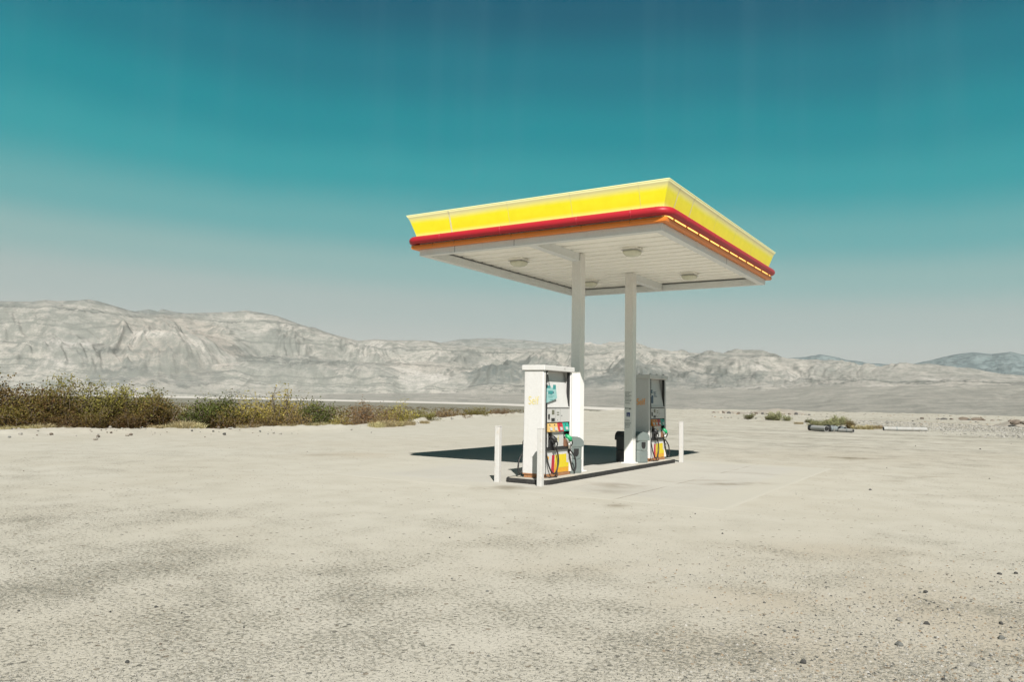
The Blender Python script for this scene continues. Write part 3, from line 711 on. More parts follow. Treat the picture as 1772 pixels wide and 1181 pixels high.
for i, (x, y, lb) in enumerate([(-8.92, 14.41, "square lamp on the soffit left of the near column, towards the left canopy corner"), (-6.2, 14.42, "lamp on the soffit above the far column, nearest the front right canopy corner"),
                                (-8.88, 17.9, "small rear lamp half hidden behind the near column"), (-6.2, 17.91, "rear lamp on the soffit right of the far column")]):
    o = lamp0 if i == 0 else copy_tree(lamp0)
    o.location = (x, y, zs); o["label"] = lb

# ================================================================== ISLAND, BOLLARDS
IX0, IX1, IY0, IY1 = -7.96, -7.0, 12.40, 19.28
def rrect(x0, x1, y0, y1, r, n=6):
    pts = []
    for cx, cy, a0 in ((x0+r, y0+r, 180), (x1-r, y0+r, 270), (x1-r, y1-r, 0), (x0+r, y1-r, 90)):
        for k in range(n+1):
            an = R(a0+90*k/n); pts.append((cx+r*math.cos(an), cy+r*math.sin(an)))
    return pts
isl = empty("pump_island", ((IX0+IX1)/2, (IY0+IY1)/2, 0), "long low concrete island with black kerb carrying both fuel pumps", "island")
ox, oy = isl.location.x, isl.location.y
def off(poly): return [(x-ox, y-oy) for x, y in poly]
m_ = mb(); m_.prism(off(rrect(IX0+.04, IX1-.04, IY0+.04, IY1-.04, .14)), 2, -.05, .0885); m_.build("island_slab", M['concrete'], isl)
m_ = mb(); out = off(rrect(IX0, IX1, IY0, IY1, .18)); mid = off(rrect(IX0+.012, IX1-.012, IY0+.012, IY1-.012, .17)); inn = off(rrect(IX0+.0405, IX1-.0405, IY0+.0405, IY1-.0405, .14))
def jit(poly, z, a=.004): return [(x+random.uniform(-a, a), y+random.uniform(-a, a), z+random.uniform(-a, a)*.6) for x, y in poly]
def dens(poly, step=.12):
    o = []
    for i in range(len(poly)):
        p, q = Vector(poly[i]), Vector(poly[(i+1) % len(poly)]); k = max(1, int((q-p).length/step))
        o += [tuple(p.lerp(q, j/k)) for j in range(k)]
    return o
dn = [dens(off(rrect(IX0, IX1, IY0, IY1, .18))), None, None]
def inset(poly, d):
    o = []
    for i in range(len(poly)):
        p0, p1, p2 = Vector(poly[i-1]), Vector(poly[i]), Vector(poly[(i+1) % len(poly)]); t = (p2-p0).normalized(); o.append((p1.x-t.y*d, p1.y+t.x*d))
    return o
P0 = dn[0]
m_.rings([jit(P0, -.05, .005), jit(P0, .04, .006), jit(inset(P0, .006), .078, .005), jit(inset(P0, .02), .092, .003), jit(inset(P0, .043), .091, .002), jit(inset(P0, .046), .02, 0)], caps=False, smooth=False)
m_.build("kerb", M['curb'], isl, fix=False)

def make_bollard():
    m_ = mb(); m_.bbox(-.05, .05, -.05, .05, -.1, 1.05, .01)
    m_.bbox(-.053, .053, -.053, .053, 1.048, 1.062, .005)
    m_.tube([(-.048, .02, .62), (-.054, .02, .62)], .008, 8)
    o = m_.build("bollard", [M['post_paint']]); return o
b0 = make_bollard()
for i, (x, y, lb) in enumerate([(-8.03, 12.33, "white steel bollard left of the near end of the pump island"), (-7.04, 12.24, "white bollard in front of the near pump at the island corner"), (-6.97, 19.50, "white bollard beyond the far pump at the island's far end")]):
    o = b0 if i == 0 else copy_tree(b0)
    o.location = (x, y, 0); o.rotation_euler.z = (.02, -.03, .04)[i]; tag(o, lb, "bollard", "white bollards round the pump island")

# ================================================================== FUEL PUMPS
# local frame: x 0 = centre, +x display side towards the open lot; y 0..PL along the island; z 0 = island top
PL, PD = 1.18, .22       # length along island, half depth
def make_pump(num, textmat, btn, decal_variant):
    t = empty("fuel_pump", (0, 0, 0), "", "fuel pump", "fuel pumps on the island")
    m_ = mb(); m_.bbox(-.20, .20, .015, PL-.02, .0, .062, .006); m_.build("base_plinth", M['rust'], t)
    # end panels: tall, rounded vertical corners, gently flaring towards the foot
    for y0, y1, nm in ((0.0, .10, "end_panel"), (PL-.075, PL, "end_panel")):
        rows = []
        for z, e in ((.062, .012), (.12, .018), (.4, .012), (.9, .004), (1.4, 0), (2.0, 0), (2.052, -.004)):
            rr = rrect(-PD-e, PD+e, y0, y1, .028, 4); rows.append([(x, y, z) for x, y in rr])
        m_ = mb(); m_.rings(rows, smooth=False); ep = m_.build(nm, M['white'], t)
        if y0 == 0.0:
            m2 = mb()
            rows = [[(x, y, z) for x, y in rrect(-PD-.0155, PD+.0155, -.0025, .098, .028, 4)] for z in (.0625, .085)]
            m2.rings(rows, caps=False, smooth=False); m2.build("rust_band", M['rust'], ep)
    text_mesh("self_lettering", "Self", .225, textmat, t, (.0, -.0032, 1.40), '-y', .0015, .72)
    # core cabinet
    m_ = mb(); m_.box(-.155, .155, .1005, PL-.0755, .062, 1.34); m_.box(-.045, .045, .1005, PL-.0755, 1.3405, 2.05); m_.build("core_cabinet", M['black'], t)
    # hood
    m_ = mb(); m_.bbox(-PD-.035, PD+.035, -.03, PL+.03, 2.054, 2.155, .012); hd = m_.build("hood", M['hood'], t)
    text_mesh("hood_number", num, .07, M['ink'], hd, (PD+.0365, PL*.66, 2.085), '+x', .001, .8)
    for (x, y) in ((PD-.02, .12), (PD-.02, .55), (PD-.02, 1.0), (-PD+.05, .3)):
        m_ = mb(); m_.tube([(x-.02, y-.012, 2.15), (x-.008, y, 2.175), (x+.006, y+.01, 2.186), (x+.022, y+.016, 2.168)], .009, 6); m_.build("hood_clip", M['bolt'], hd)
    for s in (1, -1):
        X = lambda v: v*s
        def bx(m_, xa, xb, ya, yb, za, zb, b=.004):
            xa, xb = sorted((xa*s, xb*s))
            if s < 0: ya, yb = PL-yb, PL-ya
            return m_.bbox(xa, xb, ya, yb, za, zb, b)
        def yy(y): return y if s > 0 else PL-y
        # slim posts beside the face
        m_ = mb(); bx(m_, .15, .205, .1005, .185, .566, 2.05); m_.build("face_post", M['black'], t)
        m_ = mb(); bx(m_, .15, .205, PL-.112, PL-.078, .70, 2.05); m_.build("face_post", M['black'], t)
        for z in (2.0, 1.80, 1.62):
            m_ = mb(); bx(m_, .2, .216, .145, .18, z-.014, z+.014, .003); m_.build("hinge", M['plate'], t)
        # upper sheet leans back towards its top
        m_ = mb(); y0, y1 = yy(.186), yy(PL-.115); ya, yb = min(y0, y1), max(y0, y1)
        m_.add([(.19*s, ya, 1.36), (.19*s, yb, 1.36), (.07*s, yb, 2.05), (.07*s, ya, 2.05), (.15*s, ya, 1.36), (.15*s, yb, 1.36), (.05*s, yb, 2.05), (.05*s, ya, 2.05)], [(0, 1, 2, 3), (4, 7, 6, 5), (0, 4, 5, 1), (3, 2, 6, 7), (0, 3, 7, 4), (1, 5, 6, 2)])
        def xl(z): return .19-.12*(z-1.36)/.69
        up = m_.build("upper_panel", M['white'], t)
        if s > 0:
            m_ = mb(); m_.prism([(xl(1.72), 1.72), (xl(2.04), 2.04), (xl(2.04)+.003, 2.04), (xl(1.72)+.003, 1.72)], 1, .385, .41); m_.build("slot", M['black'], up)
            if decal_variant == 0:
                m_ = mb(); m_.prism([(.13, 1.43), (.55, 1.52), (.50, 1.735), (.13, 1.715)], 0, .212, .2135); po = m_.build("poster", M['teal_print'], up)
                for a_ in ((.19, .37, 1.60, 1.665), (.16, .28, 1.718, 1.765), (.38, .49, 1.70, 1.785), (.26, .40, 1.485, 1.494), (.2, .36, 1.535, 1.543), (.2, .42, 1.56, 1.566)):
                    m_ = mb(); m_.box(.2137, .2152, *a_); m_.build("poster_print", M['teal_deep'], po)
                for yd, zd, rd in ((.39, 1.635, .02), (.30, 1.60, .014)):
                    m_ = mb(); m_.tube([(.2137, yd, zd), (.2165, yd, zd)], rd, 10); m_.build("poster_dot", M['blue_dark'], po)
                m_ = mb(); m_.box(.15, .212, .45, .46, 1.60, 1.64); m_.build("poster_clip", M['bolt'], po)
            else:
                for z0, z1, y1 in ((1.44, 1.64, .34), (1.69, 1.78, .29)):
                    m_ = mb(); m_.box(.196, .1985, .17, y1, z0, z1); po = m_.build("poster", M['blue_dark'], up)
                m_ = mb(); m_.tube([(.198, .255, 1.735), (.2005, .255, 1.735)], .018, 8); m_.build("poster_dot", M['teal_print'], po)
                m_ = mb()
                for z, w in ((1.73, .19), (1.71, .13), (1.685, .16), (1.66, .10), (1.635, .17), (1.61, .2)): m_.box(xl(z)-.01, xl(z)+.0035, .52, .52+w, z-.006, z+.006)
                m_.build("small_print", M['blue_dark'], up)
        m_ = mb(); bx(m_, .15, .215, .187, PL-.105, 1.335, 1.36); m_.build("sill_bar", M['plate'], t)
        # card reader panel
        m_ = mb(); bx(m_, .15, .206, .187, PL-.085, 1.055, 1.318); cp = m_.build("card_panel", M['plate'], t)
        def on(m_, ya, yb, za, zb, d=.004, base=.2055):
            return bx(m_, base, base+d, ya, yb, za, zb, .001)
        m_ = mb(); on(m_, .215, .265, 1.12, 1.215, .012); m_.build("card_slot", M['black'], cp)
        m_ = mb(); on(m_, .36, .46, 1.205, 1.295); m_.build("screen", M['lcd'], cp)
        m_ = mb(); on(m_, .34, .47, 1.075, 1.135, .008); m_.build("keypad", M['black'], cp)
        m_ = mb(); on(m_, .56, .65, 1.235, 1.253); on(m_, .56, .65, 1.19, 1.208); m_.build("readout", M['lcd'], cp)
        m_ = mb(); on(m_, .70, .704, 1.06, 1.315, .002); on(m_, .51, .514, 1.06, 1.315, .002); on(m_, .75, .775, 1.17, 1.19); on(m_, .585, .60, 1.085, 1.105, .003); m_.build("panel_gap", M['ink'], cp)
        # grade buttons, tilted: the lower edge stands out
        bs = [(btn, .187), (btn, .36), ('button_red', .57), ('button_teal', .79)]; bs_w = [.172, .208, .218, .245]
        for (mt, ya), w in zip(bs, bs_w):
            y0, y1 = yy(ya), yy(ya+w); a_, b_ = min(y0, y1)+.001, max(y0, y1)-.001
            m_ = mb(); m_.add([(.208*s, a_, 1.035), (.208*s, b_, 1.035), (.248*s, b_, .875), (.248*s, a_, .875), (.15*s, a_, 1.035), (.15*s, b_, 1.035), (.15*s, b_, .875), (.15*s, a_, .875)], [(0, 1, 2, 3), (4, 7, 6, 5), (0, 4, 5, 1), (3, 2, 6, 7), (0, 3, 7, 4), (1, 5, 6, 2)])
            g = m_.build("grade_button", M[mt], t)
            yc = (a_+b_)/2; m_ = mb()
            m_.add([(.2315*s, yc-.045, .955), (.2315*s, yc+.045, .955), (.246*s, yc+.04, .90), (.246*s, yc-.04, .90), (.243*s, yc-.05, .96), (.243*s, yc+.05, .96), (.2565*s, yc+.045, .90), (.2565*s, yc-.045, .90)], [(4, 5, 6, 7), (0, 3, 2, 1), (0, 1, 5, 4), (2, 3, 7, 6), (0, 4, 7, 3), (1, 2, 6, 5)])
            m_.build("push_pad", M['plate'], g)
            m_ = mb(); m_.tube([(.214*s, yc-.01, 1.0), (.2225*s, yc-.01, 1.0)], .017, 8); m_.build("octane_dot", M['ink'], g)
        # nozzle bay
        m_ = mb(); bx(m_, .15, .196, .19, .25, .575, .87); bx(m_, .15, .2, .40, .86, .575, .87); pl = m_.build("bay_plate", M['plate'], t)
        if s > 0: text_mesh("bay_number", num, .20, textmat, pl, (.2025, .63, .665), '+x', .001, .7)
        m_ = mb(); bx(m_, .15, .235, .105, PL-.08, .515, .565, .006); m_.build("ledge", M['black'], t)
        # nozzle: body, spout, guard, held in a boot
        for (yc, cover, boot) in ((.33, 'black', 'black'), (.95, 'green_grip', 'brown_boot')):
            c_ = yy(yc)
            def V(x, y, z): return (x*s, c_+(y if s > 0 else -y), z)
            m_ = mb()
            m_.tube([V(.17, -.03, .80), V(.20, -.02, .76), V(.245, .0, .70), V(.262, .02, .63)], [.018, .022, .036, .034], 10)
            m_.tube([V(.262, .02, .64), V(.262, .035, .58), V(.256, .045, .52)], [.034, .03, .024], 10)
            nz = m_.build("nozzle", M['black' if cover == 'black' else 'steel'], t)
            m_ = mb(); m_.tube(smoothpath([V(.235, .02, .73), V(.29, .045, .72), V(.315, .075, .65), V(.29, .08, .585), V(.262, .05, .56)], 6), .012, 8); m_.build("hand_guard", M['black'], nz)
            m_ = mb(); m_.tube([V(.205, -.02, .79), V(.245, -.005, .765), V(.29, .02, .72), V(.30, .035, .67)], [.030, .046, .050, .030], 10); m_.build("grip_cover", M[cover], nz)
            m_ = mb(); m_.tube([V(.262, .03, .62), V(.277, .04, .585)], [.022, .028], 10); m_.build("swivel", M['steel'], nz)
            m_ = mb(); bx(m_, .15, .232, yc-.075, yc+.045, .565, .72, .012); m_.build("nozzle_boot", M[boot], t)
        # hoses hang in long loops
        def hose(pts, nm="hose", r=.0155):
            m_ = mb(); m_.tube(smoothpath([(x*s, yy(y), z) for x, y, z in pts], 9), r, 8); return m_.build(nm, M['rubber'], t)
        hose([(.215, .125, .56), (.235, .13, .42), (.26, .18, .22), (.275, .30, .085), (.28, .42, .10), (.275, .52, .26), (.265, .52, .42), (.262, .44, .56), (.258, .385, .53)])
        hose([(.21, PL-.11, .52), (.235, PL-.10, .34), (.255, PL-.05, .14), (.27, PL+.03, .06), (.285, PL+.06, .17), (.285, PL+.0, .36), (.262, .99, .52)])
        if s > 0: hose([(.215, .115, .50), (.225, .108, .3), (.23, .105, .06), (.26, .16, .016), (.30, .28, .016), (.31, .40, .018), (.30, .44, .06), (.285, .45, .13)], r=.010)
        # lower door with brand-coloured stripes; amber at the foot is a painted reflection
        m_ = mb(); bx(m_, .15, .20, .11, PL-.085, .065, .512, .006); dr = m_.build("lower_door", M['white'], t)
        def stripe(poly, mt, nm, d=.003):
            p2 = [(yy(a_), z) for a_, z in poly]
            m_ = mb(); m_.prism(p2, 0, .1995*s, (.2003+d)*s); return m_.build(nm, M[mt], dr)
        stripe([(.36, .07), (.48, .07), (.50, .42), (.40, .42)], 'redstripe', "red_stripe")
        stripe([(.483, .07), (.60, .07), (.58, .19), (.51, .30)], 'amber_decal_reflect', "amber_reflection", .0022)
        stripe([(.602, .07), (PL-.10, .07), (PL-.10, .16), (.585, .16)], 'amber_decal_reflect', "amber_reflection", .0034)
        stripe([(.584, .163), (PL-.10, .163), (PL-.10, .24), (PL-.19, .25), (PL-.20, .42), (.525, .42), (.513, .31)], 'yellowdecal', "yellow_field", .0030)
        m_ = mb(); m_.tube([(.2*s, yy(.235), .37), (.2035*s, yy(.235), .37)], .038, 14); m_.build("emblem", M['amber_decal_reflect'], dr)
        m_ = mb(); m_.tube([(.2*s, yy(PL-.115), .44), (.208*s, yy(PL-.115), .44)], .018, 10); m_.build("door_lock", M['rust'], dr)
    return t
P1 = make_pump("4", M['gold_text'], 'button_tan', 0)
P1.location = (-7.48, 12.70, .089); P1["label"] = "sunlit white fuel pump numbered 4 at the near end of the island"
P2 = make_pump("2", M['orange_text'], 'button_orange', 1)
P2.location = (-7.47, 17.96, .089); P2["label"] = "shaded grey white fuel pump numbered 2 beside the far column"

# ================================================================== SERVICE BINS
def make_bin(gm_='greybin'):
    t = empty("service_bin", (0, 0, 0), "", "bin", "service bins on the island")
    w, d = .17, .15
    def oct_(k=1.0, c=.055): return [(-d*k, -w*k), (d*k-c, -w*k), (d*k, -w*k+c), (d*k, w*k-c), (d*k-c, w*k), (-d*k, w*k)]
    def rows(spec): return [[(x, y, z) for x, y in oct_(k, c)] for z, k, c in spec]
    m_ = mb(); m_.rings(rows([(0, .96, .05), (.02, 1.0, .055), (.035, 1.0, .055), (.04, 1.015, .055), (.055, 1.015, .055), (.06, 1, .055), (.27, 1, .055), (.285, .97, .055)]), smooth=False); m_.build("tank", M[gm_], t)
    m_ = mb(); m_.rings(rows([(.2852, .93, .055), (.31, .985, .055), (.53, .985, .05), (.535, 1.0, .05)]), smooth=False); bd = m_.build("middle_body", M[gm_], t)
    m_ = mb(); m_.prism([(-.062, .50), (.062, .50), (.062, .40), (.04, .355), (0, .335), (-.04, .355), (-.062, .40)], 0, d*.985-.03, d*.985+.003); m_.build("opening", M['black'], bd)
    m_ = mb(); m_.prism([(-.07, .315), (.07, .315), (.03, .285), (-.03, .285)], 0, d*.985-.02, d*.985+.012); m_.build("spout_lip", M[gm_], bd)
    # rounded dispenser cover on top
    prof = [(-w-.012, .536), (w+.012, .536), (w+.012, .62)]+[((w+.012)*math.cos(R(a))*(.55+.45*abs(math.cos(R(a)))), .62+.125*math.sin(R(a))) for a in range(15, 180, 15)]+[(-w-.012, .62)]
    m_ = mb(); m_.prism(prof, 0, -d-.008, d+.008); m_.build("top_cover", M[gm_], t)
    return t
bin0 = make_bin()
for i, (x, y, rz, lb) in enumerate([(-7.40, 14.17, -.5, "grey service bin between the near pump and the near column"), (-7.35, 17.62, -.5, "grey service bin with dark opening between the far column and far pump"), (-7.72, 17.50, math.pi, "service bin on the left side of the far column, coloured black for the shade there")]):
    o = bin0 if i == 0 else (copy_tree(bin0) if i == 1 else make_bin('black'))  # last bin's shade is put into its colour: black instead of grey
    o.location = (x, y, .089); o.rotation_euler.z = rz; o["label"] = lb

# ================================================================== ROCKS
def rock_material(name, a, b_):
    m, nt, b = newmat(name); v = objvec(nt)
    oi = N(nt, "ShaderNodeObjectInfo")
    n = noise(nt, v, 9, 5, .65)
    c = mix(nt, sstep(nt, n, .35, .68), a, b_)
    nt.links.new(c, b.inputs["Base Color"]); b.inputs["Roughness"].default_value = .9
    bp = N(nt, "ShaderNodeBump"); bp.inputs["Strength"].default_value = .7; bp.inputs["Distance"].default_value = .02
    nt.links.new(noise(nt, v, 22, 5), bp.inputs["Height"]); nt.links.new(bp.outputs[0], b.inputs["Normal"])
    return m
RM = {'dark': rock_material("dark_rock", (.045, .045, .045), (.10, .095, .085)), 'grey': rock_material("grey_rock", (.14, .145, .135), (.21, .205, .19)), 'pale': rock_material("pale_rock", (.26, .245, .215), (.33, .315, .29)), 'brown': rock_material("brown_rock", (.095, .075, .058), (.155, .125, .098)), 'tan': rock_material("tan_rock", (.235, .208, .17), (.285, .26, .225))}
def rock_mesh(name, mat, seed, flat=.7, sub=2, sz=(1, 1, 1)):
    rr = random.Random(seed); bm = bmesh.new(); bmesh.ops.create_icosphere(bm, subdivisions=sub, radius=1)
    pl = [(Vector((rr.gauss(0, 1), rr.gauss(0, 1), rr.gauss(0, .7))).normalized(), rr.uniform(.55, .9)) for _ in range(9)]
    for q in bm.verts:
        for n, dd in pl:
            k = q.co.dot(n)
            if k > dd: q.co -= n*(k-dd)
        q.co += q.co.normalized()*rr.uniform(-.04, .04); q.co.x *= sz[0]; q.co.y *= sz[1]; q.co.z = q.co.z*flat*sz[2]+flat*.45
    me = bpy.data.meshes.new(name); bm.to_mesh(me); bm.free(); me.materials.append(mat); return me
ROCKS = {k: [rock_mesh("rock", RM[k], 100*i+j, .62+.1*j, 2, (1, .75+.1*j, 1)) for j in range(3)] for i, k in enumerate(RM)}
def rock(px, py, size_px, kind, label, group="loose stones on the lot", var=0, rz=None, z=0.0, name="stone"):
    p = G(px, py, z); d = math.hypot(p.x, p.y); s = size_px/FPX*d*.42
    o = bpy.data.objects.new(name, ROCKS[kind][var % 3]); col.objects.link(o); o.location = (p.x, p.y, z-.1*s); o.scale = (s, s, s); o.rotation_euler.z = rz if rz is not None else random.uniform(0, 6)
    return tag(o, label, "stone", group)
for a in [(1604, 1081, 13, 'dark', "near black angular stone at the lower right, largest dark one", 0), (1556, 1118, 17, 'grey', "flat pale grey oval stone at the lower right", 1),
          (1390, 1149, 14, 'dark', "dark wedge shaped stone near the bottom edge right of centre", 2), (1372, 1149, 8, 'pale', "small pale stone just left of the dark wedge stone", 0),
          (1556, 1075, 12, 'pale', "pale flat stone left of the near black stone", 2), (1685, 1154, 14, 'pale', "pale pointed stone near the bottom right corner", 1), (1733, 1107, 12, 'grey', "grey stone near the right edge above the pale pointed stone", 2),
          (1732, 1081, 10, 'dark', "dark thin stone near the right edge beside the tan patch", 1), (1602, 1027, 9, 'dark', "small dark stone standing above the near black stone", 2), (1592, 1027, 6, 'grey', "tiny grey stone beside the small dark standing stone", 0),
          (1376, 1093, 7, 'dark', "dark pebble in the tan gravel right of centre, with twin beside it", 1), (1357, 1093, 8, 'grey', "flat grey pebble left of its dark twin in the tan gravel", 0),
          (1730, 995, 9, 'dark', "dark flat stone by the right edge, upper of two", 0), (1758, 994, 7, 'dark', "small dark stone at the very right edge beside the flat one", 2), (1249, 1118, 12, 'pale', "pale chip of stone in the gravel below the concrete pad", 1),
          (1633, 1178, 10, 'dark', "dark stone cut by the bottom edge at the lower right", 0), (1506, 849, 6, 'dark', "dark pebble right of the concrete pad corner", 1), (1250, 925, 5, 'dark', "small dark pebble below the concrete pad corner", 2),
          (843, 1025, 9, 'grey', "small grey stone alone in the centre foreground", 0), (782, 1003, 6, 'grey', "grey flat chip left of the centre foreground stone", 1), (220, 1148, 9, 'dark', "dark blue grey stone in the lower left gravel", 2), (32, 1059, 6, 'dark', "dark pebble by the left edge", 1), (270, 1052, 8, 'dark', "dark pebble in the left gravel patch", 0), (845, 1137, 8, 'grey', "grey chip near the bottom centre", 1), (845, 1137-210, 4, 'grey', "tiny grey chip in the pale dust under the near bollards", 2)]:
    rock(*a[:5], var=a[5])
# smaller scattered stones that nothing tells apart
for i in range(70):
    while True:
        px, py = random.uniform(0, 1772), random.uniform(745, 1175)
        if not (700 < px < 1240 and py < 850): break
        p = G(px, py)
    k = random.choice(['dark', 'dark', 'brown', 'grey', 'grey'])
    rock(px, py, random.uniform(1.6, 3.4)*(1+(py-745)/600), k, "small loose stone on the dusty lot", "small scattered stones", var=i)
for i in range(210):   # stones along the berm left
    px = random.uniform(0, 1000); a = relaz(px); e = float(lot_edge(np.array([a]))[0]); d = e+.4-abs(random.gauss(0, 1))*3.2
    x, y = d*math.sin(a+AZ), d*math.cos(a+AZ); s = random.choice([.018, .022, .028, .035, .05, .075])*random.uniform(.8, 1.25)
    k = random.choice(['brown', 'grey', 'pale', 'pale', 'tan', 'tan', 'brown', 'dark'])
    o = bpy.data.objects.new("stone", ROCKS[k][i % 3]); col.objects.link(o); o.location = (x, y, .12*math.exp(-((d-e+1.1)/1.3)**2)+.02); o.scale = (s, s, s*.8); o.rotation_euler.z = random.uniform(0, 6)
    tag(o, "small stone on the dirt bank along the lot's left edge", "stone", "stones along the dirt bank")

# pebble gravel in the foreground: uncountable
def gravel(name, n, region, szr, mats, label, seed, cat="gravel"):
    rr = random.Random(seed); vs = []; fs = []; mi = []
    base = [(1, 0, -.2), (.3, .95, -.2), (-.8, .6, -.2), (-.8, -.6, -.2), (.3, -.95, -.2), (.15, .1, .75), (-.35, -.2, .65)]
    bf = [(0, 1, 5), (1, 2, 5), (2, 6, 5), (2, 3, 6), (3, 4, 6), (4, 5, 6), (4, 0, 5)]
    for i in range(n):
        x, y, z, sc = region(rr); s = rr.uniform(*szr)*sc; an = rr.uniform(0, 6.28); c_, s_ = math.cos(an), math.sin(an); fl = rr.uniform(.5, 1.0); o = len(vs)
        for a, b_, c2 in base:
            a = a*rr.uniform(.7, 1.2); b_ = b_*rr.uniform(.7, 1.2)
            vs.append((x+(a*c_-b_*s_)*s, y+(a*s_+b_*c_)*s, z+c2*s*fl))
        k = rr.randrange(len(mats))
        for f in bf: fs.append(tuple(q+o for q in f)); mi.append(k)
    me = bpy.data.meshes.new(name); me.from_pydata(vs, [], fs)
    for m in mats: me.materials.append(m)
    me.polygons.foreach_set("material_index", mi); me.update()
    o = bpy.data.objects.new(name, me); col.objects.link(o)
    return tag(o, label, cat, kind="stuff")
gm = {k: paint("gravel_"+k, c, .9, tuple(x*.6 for x in c), .4, 30, bump=0, streak=False, spec=.2) for k, c in dict(a=(.255, .245, .22), b=(.19, .183, .165), c=(.12, .117, .102), d=(.06, .06, .056), e=(.20, .155, .108), f=(.30, .288, .267)).items()}
def near_region(rr):
    while True:
        px, py = rr.uniform(-80, 1850), 1190-rr.random()**1.35*370
        p = G(px, py); n = .5+.5*math.sin(p.x*1.3+2*math.sin(p.y*.7))*math.sin(p.y*1.1+1.5*math.sin(p.x*.8))
        side = abs(px-760)/1000
        if rr.random() < .32+.4*n+.3*side: return p.x, p.y, .0, 1.0
gravel("gravel", 42000, near_region, (.0025, .0068), [gm[k] for k in 'aabccbfd'], "loose grey pebbles strewn over the foreground", 5)
def right_region(rr):
    while True:
        px, py = rr.uniform(1080, 1850), 1190-rr.random()**1.4*240
        if rr.random() < ((px-1080)/770)**.8: p = G(px, py); return p.x, p.y, 0, 1
gravel("coarse_gravel", 1900, right_region, (.006, .016), [gm[k] for k in 'abcdeef'], "coarser tan and dark gravel in the lower right foreground", 6)

# ================================================================== SHRUBS
def leaf_material(name, stops, trans=.25):
    m, nt, b = newmat(name)
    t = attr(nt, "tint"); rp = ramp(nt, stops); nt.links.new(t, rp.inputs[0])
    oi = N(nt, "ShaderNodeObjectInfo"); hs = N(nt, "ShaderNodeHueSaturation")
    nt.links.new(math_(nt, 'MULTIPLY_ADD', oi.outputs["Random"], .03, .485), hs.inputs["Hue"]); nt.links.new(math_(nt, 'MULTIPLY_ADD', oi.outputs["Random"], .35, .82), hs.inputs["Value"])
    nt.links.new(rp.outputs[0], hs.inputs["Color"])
    nt.links.new(hs.outputs[0], b.inputs["Base Color"]); b.inputs["Roughness"].default_value = .7; b.inputs["Specular IOR Level"].default_value = .25
    return m
LM = {'brown': leaf_material("brown_olive_leaves", [(0, (0.029, 0.015, 0.005)), (.3, (0.080, 0.041, 0.010)), (.55, (0.073, 0.054, 0.011)), (.8, (0.139, 0.105, 0.021)), (1, (0.060, 0.068, 0.013))]),
      'olive': leaf_material("olive_leaves", [(0, (0.043, 0.026, 0.006)), (.3, (0.076, 0.057, 0.012)), (.6, (0.104, 0.095, 0.017)), (.85, (0.207, 0.182, 0.034)), (1, (0.069, 0.092, 0.017))]),
      'green': leaf_material("dark_green_leaves", [(0, (0.031, 0.022, 0.005)), (.4, (0.043, 0.049, 0.009)), (.7, (0.064, 0.083, 0.013)), (1, (0.153, 0.150, 0.030))]),
      'yellow': leaf_material("yellow_green_leaves", [(0, (0.101, 0.070, 0.014)), (.4, (0.188, 0.154, 0.028)), (.75, (0.303, 0.263, 0.052)), (1, (0.166, 0.173, 0.031))]),
      'pale': leaf_material("pale_sage_leaves", [(0, (.09, .09, .045)), (.4, (.18, .19, .085)), (.8, (.25, .26, .13)), (1, (.12, .145, .06))]),
      'straw': leaf_material("dry_straw", [(0, (.24, .185, .08)), (.5, (.34, .285, .15)), (1, (.40, .36, .22))]),
      'twig': leaf_material("brown_twigs", [(0, (0.088, 0.047, 0.014)), (.5, (0.141, 0.086, 0.028)), (1, (0.185, 0.138, 0.049))])}
M['stem'] = paint("woody_stems", (.16, .12, .085), .8, (.30, .26, .22), .6, 20, bump=0, streak=False)
